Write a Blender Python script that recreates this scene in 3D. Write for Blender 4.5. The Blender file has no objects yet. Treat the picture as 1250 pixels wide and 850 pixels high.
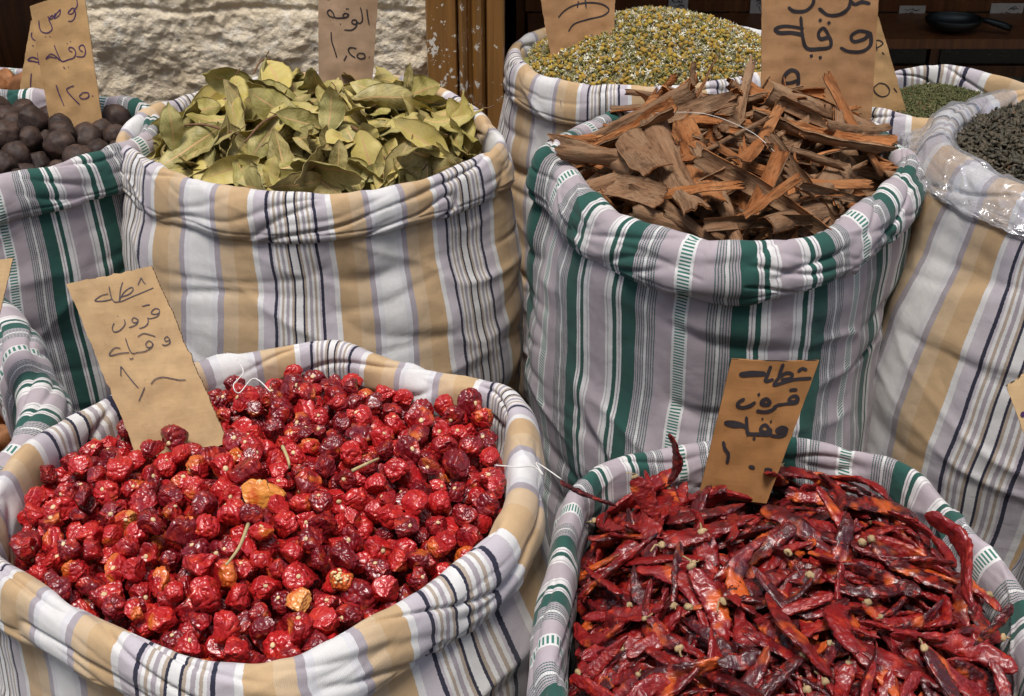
import bpy, math, random
import numpy as np
from mathutils import Vector, Matrix

# ------------------------------------------------------------------ basics
SC = bpy.context.scene
COL = SC.collection
RNG = np.random.default_rng(7)
F = 1640.0
CAM = np.array([0.0, 0.0, 1.40])
PITCH = math.radians(31)
FW = np.array([0, math.cos(PITCH), -math.sin(PITCH)])
UP = np.array([0, math.sin(PITCH), math.cos(PITCH)])
RT = np.array([1.0, 0, 0])

def ray(px, py):
    d = FW * F + RT * (px - 625) - UP * (py - 425)
    return d / np.linalg.norm(d)
def P(px, py, z):
    d = ray(px, py)
    return CAM + d * ((z - CAM[2]) / d[2])
def on_plane(px, py, p0, n):
    d = ray(px, py)
    return CAM + d * (np.dot(p0 - CAM, n) / np.dot(d, n))
def project(p):
    q = np.asarray(p) - CAM
    z = q @ FW
    return 625 + F * (q @ RT) / z, 425 - F * (q @ UP) / z, z

# ------------------------------------------------------------------ numpy gradient noise
_r = np.random.default_rng(11)
_perm = _r.permutation(256); _perm = np.concatenate([_perm, _perm, _perm])
_g = _r.normal(size=(256, 3)); _g /= np.linalg.norm(_g, axis=1)[:, None]
def noise(x, y, z):
    x, y, z = np.broadcast_arrays(np.asarray(x, float), np.asarray(y, float), np.asarray(z, float))
    xi, yi, zi = np.floor(x).astype(int), np.floor(y).astype(int), np.floor(z).astype(int)
    xf, yf, zf = x - xi, y - yi, z - zi
    u, v, w = [t * t * t * (t * (t * 6 - 15) + 10) for t in (xf, yf, zf)]
    def gr(a, b, c):
        h = _perm[_perm[_perm[(xi + a) & 255] + ((yi + b) & 255)] + ((zi + c) & 255)]
        g = _g[h]
        return g[..., 0] * (xf - a) + g[..., 1] * (yf - b) + g[..., 2] * (zf - c)
    l = lambda t, a, b: a + t * (b - a)
    return 1.6 * l(w, l(v, l(u, gr(0,0,0), gr(1,0,0)), l(u, gr(0,1,0), gr(1,1,0))),
                   l(v, l(u, gr(0,0,1), gr(1,0,1)), l(u, gr(0,1,1), gr(1,1,1))))
def fbm(x, y, z, o=4):
    s = 0; a = 1.0; f = 1.0
    for _ in range(o):
        s = s + a * noise(x * f, y * f, z * f + 3.7 * f); a *= .5; f *= 2.03
    return s

# ------------------------------------------------------------------ mesh helpers
def mesh(name, V, Fc, mats, uv=None, mi=None, smooth=True):
    """V (n,3); Fc list of index arrays (quads (m,4) and/or tris (m,3))."""
    if isinstance(Fc, np.ndarray): Fc = [Fc]
    me = bpy.data.meshes.new(name)
    V = np.asarray(V, np.float32)
    me.vertices.add(len(V)); me.vertices.foreach_set('co', V.ravel())
    loops = np.concatenate([f.ravel() for f in Fc]).astype(np.int32)
    tot = np.concatenate([np.full(len(f), f.shape[1], np.int32) for f in Fc])
    start = np.concatenate([[0], np.cumsum(tot)[:-1]]).astype(np.int32)
    me.loops.add(len(loops)); me.loops.foreach_set('vertex_index', loops)
    me.polygons.add(len(tot)); me.polygons.foreach_set('loop_start', start); me.polygons.foreach_set('loop_total', tot)
    me.polygons.foreach_set('use_smooth', np.full(len(tot), smooth))
    for m in (mats if isinstance(mats, (list, tuple)) else [mats]): me.materials.append(m)
    if mi is not None: me.polygons.foreach_set('material_index', np.asarray(mi, np.int32))
    if uv is not None:
        l = me.uv_layers.new(name='UVMap')
        l.data.foreach_set('uv', np.asarray(uv, np.float32)[loops].ravel())
    me.update(calc_edges=True)
    return me
def obj(name, me, parent=None, loc=None, mat=None):
    o = bpy.data.objects.new(name, me); COL.objects.link(o)
    if parent is not None: o.parent = parent
    if loc is not None: o.location = loc
    if mat is not None: o.matrix_world = mat
    return o
def tag(o, label=None, cat=None, group=None, kind=None):
    if label: o['label'] = label
    if cat: o['category'] = cat
    if group: o['group'] = group
    if kind: o['kind'] = kind
    return o
def empty(name, loc):
    return obj(name, None, loc=loc)
def grid_faces(nu, nv, close_u=False):
    i = np.arange(nu if close_u else nu - 1); j = np.arange(nv - 1)
    I, J = np.meshgrid(i, j, indexing='ij'); I2 = (I + 1) % nu
    return np.stack([I * nv + J, I2 * nv + J, I2 * nv + J + 1, I * nv + J + 1], -1).reshape(-1, 4)
def box(x0, x1, y0, y1, z0, z1):
    V = np.array([[x, y, z] for x in (x0, x1) for y in (y0, y1) for z in (z0, z1)], float)
    Fc = np.array([[0,1,3,2],[4,6,7,5],[0,4,5,1],[2,3,7,6],[0,2,6,4],[1,5,7,3]])
    return V, Fc
def join(parts):
    Vs, Fs, n = [], {}, 0
    for V, Fc in parts:
        V = np.asarray(V)
        for f in (Fc if isinstance(Fc, list) else [Fc]):
            Fs.setdefault(f.shape[1], []).append(f + n)
        Vs.append(V); n += len(V)
    return np.concatenate(Vs), [np.concatenate(x) for x in Fs.values()]
def tube(pts, rad, k=8, caps=True):
    pts = np.asarray(pts, float); n = len(pts)
    rad = np.broadcast_to(np.asarray(rad, float), (n,))
    T = np.gradient(pts, axis=0); T /= np.linalg.norm(T, axis=1)[:, None] + 1e-9
    a = np.array([0, 0, 1.0]) if abs(T[0, 2]) < .9 else np.array([1.0, 0, 0])
    N = np.cross(T, a); N /= np.linalg.norm(N, axis=1)[:, None] + 1e-9
    B = np.cross(T, N)
    th = np.arange(k) * 2 * math.pi / k
    V = pts[:, None] + rad[:, None, None] * (np.cos(th)[None, :, None] * N[:, None] + np.sin(th)[None, :, None] * B[:, None])
    V = V.reshape(-1, 3)
    i, j = np.meshgrid(np.arange(n - 1), np.arange(k), indexing='ij'); j2 = (j + 1) % k
    Fc = [np.stack([i * k + j, i * k + j2, (i + 1) * k + j2, (i + 1) * k + j], -1).reshape(-1, 4)]
    if caps:
        V = np.concatenate([V, pts[:1], pts[-1:]]); c0 = n * k
        jj = np.arange(k); j2 = (jj + 1) % k
        Fc.append(np.concatenate([np.stack([np.full(k, c0), j2, jj], -1), np.stack([np.full(k, c0 + 1), (n - 1) * k + jj, (n - 1) * k + j2], -1)]))
    return V, Fc
def catmull(P_, n, closed=False):
    P_ = np.asarray(P_, float); m = len(P_)
    segs = m if closed else m - 1
    t = np.linspace(0, segs, n, endpoint=not closed)
    i = np.minimum(t.astype(int), segs - 1); f = (t - i)[:, None]
    g = (lambda k: P_[k % m]) if closed else (lambda k: P_[np.clip(k, 0, m - 1)])
    p0, p1, p2, p3 = g(i - 1), g(i), g(i + 1), g(i + 2)
    return .5 * (2 * p1 + (p2 - p0) * f + (2 * p0 - 5 * p1 + 4 * p2 - p3) * f ** 2 + (3 * p1 - p0 - 3 * p2 + p3) * f ** 3)
def lut(xs, ys): return lambda t: np.interp(t, xs, ys)

# ------------------------------------------------------------------ material helpers
class M:
    def __init__(s, name):
        s.m = bpy.data.materials.new(name); s.m.use_nodes = True
        s.t = s.m.node_tree; s.t.nodes.clear()
        s.out = s.n('ShaderNodeOutputMaterial'); s.b = s.n('ShaderNodeBsdfPrincipled')
        s.l(s.b.outputs[0], s.out.inputs['Surface'])
    def n(s, ty, **kw):
        x = s.t.nodes.new(ty)
        for k, v in kw.items(): setattr(x, k, v)
        return x
    def l(s, a, b): s.t.links.new(a, b)
    def val(s, sock, v):
        if hasattr(v, 'links') or isinstance(v, bpy.types.NodeSocket): s.l(v, sock)
        else: sock.default_value = v
    def math(s, op, a, b=0.0, c=0.0):
        x = s.n('ShaderNodeMath', operation=op)
        for k, v in enumerate((a, b, c)): s.val(x.inputs[k], v)
        return x.outputs[0]
    def noise(s, vec, scale, detail=4, rough=.55, dist=0.0):
        x = s.n('ShaderNodeTexNoise'); x.inputs['Scale'].default_value = scale
        x.inputs['Detail'].default_value = detail; x.inputs['Roughness'].default_value = rough
        x.inputs['Distortion'].default_value = dist
        if vec is not None: s.l(vec, x.inputs['Vector'])
        return x.outputs[0]
    def ramp(s, fac, stops, interp='LINEAR'):
        x = s.n('ShaderNodeValToRGB'); r = x.color_ramp; r.interpolation = interp
        while len(r.elements) < len(stops): r.elements.new(.5)
        for e, (p, c) in zip(r.elements, stops):
            e.position = p; e.color = (*c, 1) if not isinstance(c, (int, float)) else (c, c, c, 1)
        s.val(x.inputs[0], fac); return x.outputs[0]
    def mix(s, f, a, b, mode='MIX'):
        x = s.n('ShaderNodeMix', data_type='RGBA', blend_type=mode)
        for k, v in ((0, f), (6, a), (7, b)):
            if isinstance(v, tuple): v = (*v, 1)
            s.val(x.inputs[k], v)
        return x.outputs[2]
    def coord(s, kind='Object'): return s.n('ShaderNodeTexCoord').outputs[kind]
    def maps(s, vec, sc=(1, 1, 1), loc=(0, 0, 0)):
        x = s.n('ShaderNodeMapping'); x.inputs['Scale'].default_value = sc; x.inputs['Location'].default_value = loc
        s.l(vec, x.inputs[0]); return x.outputs[0]
    def bump(s, h, strength=.3, dist=.001, normal=None):
        x = s.n('ShaderNodeBump'); x.inputs['Strength'].default_value = strength; x.inputs['Distance'].default_value = dist
        s.l(h, x.inputs['Height'])
        if normal is not None: s.l(normal, x.inputs['Normal'])
        return x.outputs[0]
    def set(s, color=None, rough=None, normal=None, **kw):
        if color is not None: s.val(s.b.inputs['Base Color'], (*color, 1) if isinstance(color, tuple) and len(color) == 3 else color)
        if rough is not None: s.val(s.b.inputs['Roughness'], rough)
        if normal is not None: s.l(normal, s.b.inputs['Normal'])
        for k, v in kw.items(): s.val(s.b.inputs[k.replace('_', ' ')], v)
        return s.m
    def rnd(s, k=1.0):
        a = s.n('ShaderNodeObjectInfo').outputs['Random']; b = s.n('ShaderNodeNewGeometry').outputs['Random Per Island']
        return s.math('FRACT', s.math('MULTIPLY', s.math('ADD', a, b), k * 3.17))

WH = (.75, .74, .73); LI = (.40, .36, .39); LI2 = (.55, .505, .545); NV = (.035, .035, .06)
BE = (.58, .40, .225); BE2 = (.62, .46, .295); TN = (.45, .37, .30); PL = (.69, .68, .70)
LG = (.46, .40, .43); GR = (.028, .098, .080); DL = (.34, .29, .33)
BEIGE = [(0, WH), (.035, NV), (.052, TN), (.075, WH), (.105, LI), (.135, WH), (.16, TN), (.18, WH), (.205, LI2), (.225, NV), (.255, LI2),
         (.28, LI2), (.37, WH), (.425, BE), (.62, BE2), (.70, BE2), (.765, LI), (.825, PL), (.885, WH)]
GREEN = [(0, WH), (.065, WH), (.08, LG), (.27, GR), (.283, LG), (.298, GR), (.311, LG), (.326, GR), (.339, LG), (.354, GR), (.366, WH),
         (.397, GR), (.41, LG), (.424, GR), (.437, LG), (.45, GR), (.463, LG), (.477, GR), (.487, LG), (.50, GR), (.665, WH), (.69, DL), (.70, WH),
         (.727, GR), (.785, WH), (.84, LG), (.855, WH), (.88, LG)]
def fabric(name, stops, ladder, dim=1.0):
    m = M(name)
    uvn = m.n('ShaderNodeUVMap'); sep = m.n('ShaderNodeSeparateXYZ'); m.l(uvn.outputs[0], sep.inputs[0])
    u, v = sep.outputs[0], sep.outputs[1]
    # u counted in pattern repeats, v in metres along the threads
    comb = m.n('ShaderNodeCombineXYZ'); m.l(m.math('MULTIPLY', u, .22), comb.inputs[0]); m.l(v, comb.inputs[1])
    wob = m.math('MULTIPLY', m.math('SUBTRACT', m.noise(comb.outputs[0], 500, 1), .5), .006)
    uu = m.math('ADD', u, wob)
    d = m.math('MULTIPLY', m.math('ABSOLUTE', m.math('SUBTRACT', uu, m.math('ROUND', uu))), 2.0)
    col = m.ramp(d, [(p, tuple(c * dim for c in cc)) for p, cc in stops], 'CONSTANT')
    if ladder:
        inb = m.math('LESS_THAN', d, .055)
        hatch = m.math('GREATER_THAN', m.math('FRACT', m.math('MULTIPLY', v, 260)), .5)
        col = m.mix(m.math('MULTIPLY', inb, hatch), col, tuple(c * dim for c in (.06, .2, .16)))
        fine = m.math('MULTIPLY', m.math('GREATER_THAN', d, .27), m.math('LESS_THAN', d, .50))
        dots = m.math('GREATER_THAN', m.math('FRACT', m.math('MULTIPLY', v, 420)), .62)
        col = m.mix(m.math('MULTIPLY', m.math('MULTIPLY', fine, dots), .55), col, tuple(c * dim for c in (.42, .40, .42)))
    fib = m.noise(m.maps(comb.outputs[0], (1800, 90, 1)), 1, 2)
    fib2 = m.noise(comb.outputs[0], 38, 3)
    k = m.math('ADD', m.math('MULTIPLY', fib, .22), m.math('MULTIPLY', fib2, .16))
    col = m.mix(1.0, col, m.ramp(k, [(0, .72), (.38, 1.0)]), 'MULTIPLY')
    dirt = m.ramp(m.noise(comb.outputs[0], 9, 5, .65), [(.42, 0.0), (.75, .35)])
    col = m.mix(dirt, col, tuple(c * dim for c in (.36, .31, .26)), 'MULTIPLY')
    # twill weave: two thread directions, far finer than a stripe
    w1 = m.math('SINE', m.math('MULTIPLY', m.math('ADD', m.math('MULTIPLY', u, .22), v), 5200))
    w2 = m.math('SINE', m.math('MULTIPLY', u, 1150))
    h = m.math('ADD', m.math('ADD', m.math('MULTIPLY', w1, .3), m.math('MULTIPLY', w2, .3)), m.noise(comb.outputs[0], 700, 2))
    b1 = m.bump(h, .35, .0004)
    crump = m.noise(comb.outputs[0], 34, 4, .55, .4)
    b2 = m.bump(crump, .30, .004, b1)
    return m.set(col, .92, b2, Specular_IOR_Level=.18, Sheen_Weight=.12)

MAT = {}
MAT['beige'] = fabric('striped_beige_cotton', BEIGE, False)
MAT['green'] = fabric('striped_green_cotton', GREEN, True)

def simple(name, c, r, **kw):
    m = M(name); return m.set(c, r, **kw)

def m_cardboard(name, c, edge=False):
    m = M(name); o = m.coord()
    n1 = m.noise(o, 45, 5, .6); n2 = m.noise(m.maps(o, (30, 1, 400)), 1, 3); n3 = m.noise(o, 16, 3)
    col = m.mix(m.ramp(n1, [(.3, 0.0), (.75, 1.0)]), tuple(x * .80 for x in c), tuple(min(1, x * 1.12) for x in c))
    col = m.mix(m.math('MULTIPLY', m.ramp(n3, [(.45, 0.0), (.7, 1.0)]), .45), col, tuple(x * y for x, y in zip(c, (.72, .60, .48))))
    col = m.mix(m.math('MULTIPLY', n2, .14), col, tuple(x * .7 for x in c))
    col = m.mix(m.ramp(m.noise(o, 130, 4, .7), [(.60, 0.0), (.75, .5)]), col, tuple(x * .6 for x in c))
    if edge:
        w = m.n('ShaderNodeTexWave'); w.inputs['Scale'].default_value = 90; w.inputs['Distortion'].default_value = 3; w.bands_direction = 'Z'
        m.l(o, w.inputs[0])
        col = m.mix(m.ramp(w.outputs['Fac'], [(.35, 0.0), (.55, 1.0)]), (.03, .018, .012), tuple(x * .8 for x in c))
    h = m.math('ADD', n1, m.math('MULTIPLY', n2, .3))
    return m.set(col, .93, m.bump(h, .35, .0014), Specular_IOR_Level=.12)
CB = {'pale': (.60, .41, .22), 'brown': (.34, .165, .062), 'tan': (.42, .235, .115), 'mid': (.50, .31, .145), 'pinkish': (.40, .27, .175)}
for k, c in CB.items():
    MAT['cb_' + k] = m_cardboard('cardboard_' + k, c); MAT['cbe_' + k] = m_cardboard('cardboard_edge_' + k, c, True)
MAT['ink'] = simple('marker_ink', (.022, .017, .020), .6)
MAT['ink_grey'] = simple('grey_marker_ink', (.085, .075, .095), .6)
MAT['ink_purple'] = simple('purple_marker_ink', (.06, .02, .09), .6)

def m_chilli(name, dark, red, hot, orange, oamt, rough, bscale, seedk=1.0, coat=.42):
    m = M(name); o = m.coord(); r = m.rnd(seedk)
    off = m.n('ShaderNodeVectorMath', operation='ADD'); m.l(o, off.inputs[0])
    cx = m.n('ShaderNodeCombineXYZ'); m.l(m.math('MULTIPLY', r, 7.0), cx.inputs[0]); m.l(cx.outputs[0], off.inputs[1])
    v = off.outputs[0]
    n1 = m.noise(v, 60, 3, .6); n2 = m.noise(v, 110, 4, .6); n3 = m.noise(v, 35, 2)
    col = m.mix(m.ramp(m.math('ADD', n1, m.math('MULTIPLY', m.math('SUBTRACT', r, .5), .75)), [(.3, 0.0), (.62, 1.0)]), dark, red)
    col = m.mix(m.ramp(n2, [(.52, 0.0), (.68, .75)]), col, hot)
    oo = m.ramp(m.math('ADD', n3, m.math('MULTIPLY', m.math('FRACT', m.math('MULTIPLY', r, 13.7)), .22)), [(oamt, 0.0), (oamt + .09, .85)])
    col = m.mix(oo, col, orange)
    vor = m.n('ShaderNodeTexVoronoi', feature='SMOOTH_F1'); vor.inputs['Scale'].default_value = bscale * .55
    wv = m.n('ShaderNodeVectorMath', operation='ADD'); m.l(v, wv.inputs[0])
    nn = m.n('ShaderNodeTexNoise'); nn.inputs['Scale'].default_value = 70; m.l(v, nn.inputs['Vector'])
    sc = m.n('ShaderNodeVectorMath', operation='SCALE'); sc.inputs['Scale'].default_value = .018; m.l(nn.outputs['Color'], sc.inputs[0])
    m.l(sc.outputs[0], wv.inputs[1]); m.l(wv.outputs[0], vor.inputs['Vector'])
    b0 = m.bump(vor.outputs['Distance'], .35, .004)
    b1 = m.bump(m.noise(v, bscale, 3, .55, 1.0), .55, .0035, b0)
    b2 = m.bump(m.noise(v, bscale * 4.5, 2, .6, .6), .18, .0008, b1)
    rr = m.ramp(m.noise(v, 130, 3), [(.3, rough - .06), (.7, rough + .20)])
    return m.set(col, rr, b2, Specular_IOR_Level=.55, Coat_Weight=coat, Coat_Roughness=.16, Coat_IOR=1.5)
MAT['round'] = m_chilli('round_chilli_skin', (.15, .004, .009), (.41, .011, .013), (.54, .038, .014), (.60, .14, .02), .75, .27, 110)
MAT['orange'] = m_chilli('orange_chilli_skin', (.50, .08, .008), (.66, .17, .012), (.74, .28, .04), (.74, .30, .06), .50, .25, 110)
MAT['pod'] = m_chilli('long_chilli_skin', (.048, .003, .005), (.20, .006, .007), (.38, .024, .008), (.52, .09, .012), .72, .36, 130, 1.3, .26)
MAT['crack_gap'] = simple('crack_and_gap_shade', (.03, .006, .004), .9)  # also blackens heap cores, as painted shade in the gaps

def m_mottled(name, a, b, rough, sc=120, bs=.4, bd=.001, spec=.3, rndmix=.35, c=None):
    m = M(name); o = m.coord(); n = m.noise(o, sc, 5, .62)
    col = m.mix(m.ramp(n, [(.3, 0.0), (.7, 1.0)]), a, b)
    if c is not None: col = m.mix(m.math('MULTIPLY', m.rnd(), .9), col, c)
    elif rndmix: col = m.mix(m.math('MULTIPLY', m.rnd(), rndmix), col, tuple(x * .4 for x in a))
    return m.set(col, rough, m.bump(n, bs, bd), Specular_IOR_Level=spec)
MAT['calyx'] = m_mottled('pale_stem_scar', (.62, .42, .20), (.80, .66, .42), .8, 400)
MAT['pod_calyx'] = m_mottled('dry_calyx', (.26, .17, .08), (.52, .38, .21), .8, 300)
MAT['stalk'] = m_mottled('dry_stalk', (.42, .32, .15), (.55, .45, .24), .8, 300)
MAT['seed'] = m_mottled('chilli_seed', (.70, .50, .20), (.85, .68, .38), .6, 300)
MAT['lime'] = m_mottled('black_lime_rind', (.018, .010, .008), (.088, .050, .036), .66, 75, .8, .0022, .4, .5)
MAT['root'] = m_mottled('dried_root_skin', (.16, .06, .02), (.38, .17, .07), .7, 60, .5, .003)
MAT['twig'] = m_mottled('brown_twig', (.10, .05, .025), (.24, .13, .07), .8, 200)
MAT['tea'] = m_mottled('dark_curled_leaf', (.018, .017, .014), (.07, .065, .045), .6, 150, .4, .001, .35, 0, (.085, .065, .04))
MAT['herb'] = m_mottled('crushed_green_herb', (.035, .048, .016), (.095, .115, .042), .85, 150, .3, .001, .2, 0, (.17, .16, .075))
MAT['petal'] = m_mottled('white_petal', (.66, .62, .48), (.84, .81, .68), .85, 300, .3, .0005, .2, .3)
MAT['floret'] = m_mottled('yellow_flower_head', (.28, .19, .03), (.48, .34, .06), .9, 350, .6, .001, .2, 0, (.30, .17, .035))
MAT['chaff'] = m_mottled('green_flower_chaff', (.17, .16, .05), (.36, .33, .13), .9, 300, .4, .001, .2, .3)

def m_leaf():
    m = M('dry_bay_leaf'); uvn = m.n('ShaderNodeUVMap'); sep = m.n('ShaderNodeSeparateXYZ'); m.l(uvn.outputs[0], sep.inputs[0])
    u, v = sep.outputs[0], sep.outputs[1]
    r = m.rnd(); o = m.coord()
    col = m.ramp(r, [(0, (.48, .38, .105)), (.25, (.34, .285, .068)), (.55, (.20, .18, .042)), (.8, (.15, .11, .038)), (1, (.28, .265, .09))])
    col = m.mix(m.ramp(m.math('FRACT', m.math('MULTIPLY', r, 7.3)), [(.80, 0.0), (.95, .8)]), col, (.22, .155, .06))
    col = m.mix(m.ramp(m.noise(o, 55, 5, .65), [(.40, 0.0), (.72, .8)]), col, (.54, .45, .19))
    col = m.mix(m.ramp(m.noise(o, 240, 4, .7), [(.62, 0.0), (.70, .7)]), col, (.11, .07, .03))
    dist = m.math('ABSOLUTE', m.math('SUBTRACT', v, .5))
    vein = m.math('ADD', m.math('MULTIPLY', u, 1.0), m.math('MULTIPLY', dist, -.75))
    side = m.math('LESS_THAN', m.math('ABSOLUTE', m.math('SUBTRACT', m.math('FRACT', m.math('MULTIPLY', vein, 9.0)), .5)), .055)
    mid = m.math('LESS_THAN', dist, .028)
    col = m.mix(m.math('MULTIPLY', side, .45), col, (.55, .46, .22))
    col = m.mix(mid, col, (.52, .33, .15))
    h = m.math('ADD', m.math('ADD', m.math('MULTIPLY', mid, 1.2), m.math('MULTIPLY', side, .4)), m.noise(o, 300, 3))
    return m.set(col, m.ramp(m.noise(o, 90, 2), [(.3, .42), (.7, .68)]), m.bump(h, .45, .0009), Specular_IOR_Level=.35)
MAT['leaf'] = m_leaf()

def m_bark(name, a, b, c, spec=.2):
    m = M(name); o = m.coord(); st = m.maps(o, (22, 330, 190))
    n1 = m.noise(st, 1, 6, .70, .4); n2 = m.noise(o, 40, 4); r = m.rnd()
    col = m.mix(m.ramp(n1, [(.3, 0.0), (.7, 1.0)]), a, b)
    col = m.mix(m.ramp(n2, [(.42, 0.0), (.68, .7)]), col, c)
    col = m.mix(m.ramp(m.noise(m.maps(o, (30, 160, 160)), 1, 5, .7), [(.50, 0.0), (.62, .75)]), col, tuple(x * .38 for x in a))
    col = m.mix(m.math('MULTIPLY', r, .45), col, tuple(x * .5 for x in a))
    h = m.math('ADD', n1, m.math('MULTIPLY', m.noise(o, 260, 3), .5))
    return m.set(col, .82, m.bump(h, .95, .0030), Specular_IOR_Level=spec)
MAT['bark_out'] = m_bark('bark_outer', (.19, .093, .045), (.38, .215, .118), (.34, .225, .135))
MAT['bark_in'] = m_bark('bark_inner', (.27, .090, .028), (.52, .205, .068), (.54, .26, .11))

def m_stone():
    m = M('rough_limestone'); o = m.coord()
    n1 = m.noise(o, 7, 6, .65); n2 = m.noise(o, 45, 5, .7, .4); n3 = m.noise(o, 3.5, 3)
    col = m.mix(m.ramp(n1, [(.35, 0.0), (.65, 1.0)]), (.58, .48, .34), (.75, .66, .51))
    col = m.mix(m.ramp(n2, [(.50, 0.0), (.66, .8)]), col, (.74, .70, .62))
    col = m.mix(m.ramp(n3, [(.52, 0.0), (.66, .55)]), col, (.50, .37, .22))
    col = m.mix(m.ramp(m.noise(o, 90, 4, .7), [(.60, 0.0), (.72, .6)]), col, (.24, .19, .13))
    h = m.math('ADD', m.noise(o, 60, 6, .7), m.math('MULTIPLY', m.noise(o, 220, 4), .3))
    return m.set(col, .95, m.bump(h, .9, .006), Specular_IOR_Level=.15)
MAT['stone'] = m_stone()
def m_wood(name, a, b, c, rough, coat=0.0, chips=False):
    m = M(name); o = m.coord(); st = m.maps(o, (55, 55, 2.6))
    n = m.noise(st, 1, 6, .62, .8)
    col = m.mix(m.ramp(n, [(.33, 0.0), (.66, 1.0)]), a, b)
    col = m.mix(m.ramp(m.noise(m.maps(o, (20, 20, 4)), 1, 3), [(.45, 0.0), (.7, .8)]), col, c)
    nrm = m.bump(n, .3, .001)
    if chips:
        ch = m.ramp(m.math('ADD', m.noise(o, 70, 4, .7), m.math('MULTIPLY', m.noise(o, 8, 2), .55)), [(.905, 0.0), (.915, 1.0)])
        col = m.mix(ch, col, (.72, .68, .60))
    return m.set(col, rough, nrm, Specular_IOR_Level=.4, Coat_Weight=coat, Coat_Roughness=.3)
MAT['door_wood'] = m_wood('varnished_frame_wood', (.14, .060, .016), (.36, .175, .045), (.25, .125, .034), .42, .25, True)
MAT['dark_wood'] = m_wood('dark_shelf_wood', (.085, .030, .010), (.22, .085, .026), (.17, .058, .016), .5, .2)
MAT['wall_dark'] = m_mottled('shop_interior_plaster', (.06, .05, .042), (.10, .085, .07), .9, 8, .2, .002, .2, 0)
MAT['paving'] = m_mottled('worn_stone_paving', (.09, .08, .07), (.17, .155, .135), .8, 12, .4, .004, .3, 0)
MAT['paper'] = m_mottled('paper_label', (.55, .53, .47), (.68, .66, .60), .9, 90, .1, .0005, .2, 0)
MAT['metal'] = simple('dark_scoop_metal', (.05, .06, .06), .4, Metallic=.8)
MAT['thread'] = simple('white_cotton_thread', (.72, .70, .66), .9)
g = M('drawer_glass'); g.set((.55, .6, .58), .08, Transmission_Weight=.9, IOR=1.2); MAT['glass'] = g.m
g = M('clear_plastic_film')
g.t.nodes.remove(g.b)
tr = g.n('ShaderNodeBsdfTransparent'); gl = g.n('ShaderNodeBsdfGlossy'); df = g.n('ShaderNodeBsdfTranslucent'); d2 = g.n('ShaderNodeBsdfDiffuse')
gl.inputs['Roughness'].default_value = .14; gl.inputs['Color'].default_value = (1, 1, 1, 1); tr.inputs[0].default_value = (.96, .96, .97, 1)
d2.inputs['Color'].default_value = (.75, .76, .80, 1)
bmp = g.bump(g.noise(g.coord(), 30, 4, .55, 1.6), .8, .006); g.l(bmp, gl.inputs['Normal'])
lw = g.n('ShaderNodeLayerWeight'); lw.inputs['Blend'].default_value = .35; g.l(bmp, lw.inputs['Normal'])
mx = g.n('ShaderNodeMixShader'); mx2 = g.n('ShaderNodeMixShader')
g.l(g.ramp(lw.outputs['Facing'], [(0, .16), (.5, .30), (1, .8)]), mx.inputs[0]); g.l(tr.outputs[0], mx.inputs[1]); g.l(gl.outputs[0], mx.inputs[2])
mx2.inputs[0].default_value = .16; g.l(mx.outputs[0], mx2.inputs[1]); g.l(d2.outputs[0], mx2.inputs[2]); g.l(mx2.outputs[0], g.out.inputs['Surface'])
MAT['film'] = g.m

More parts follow.
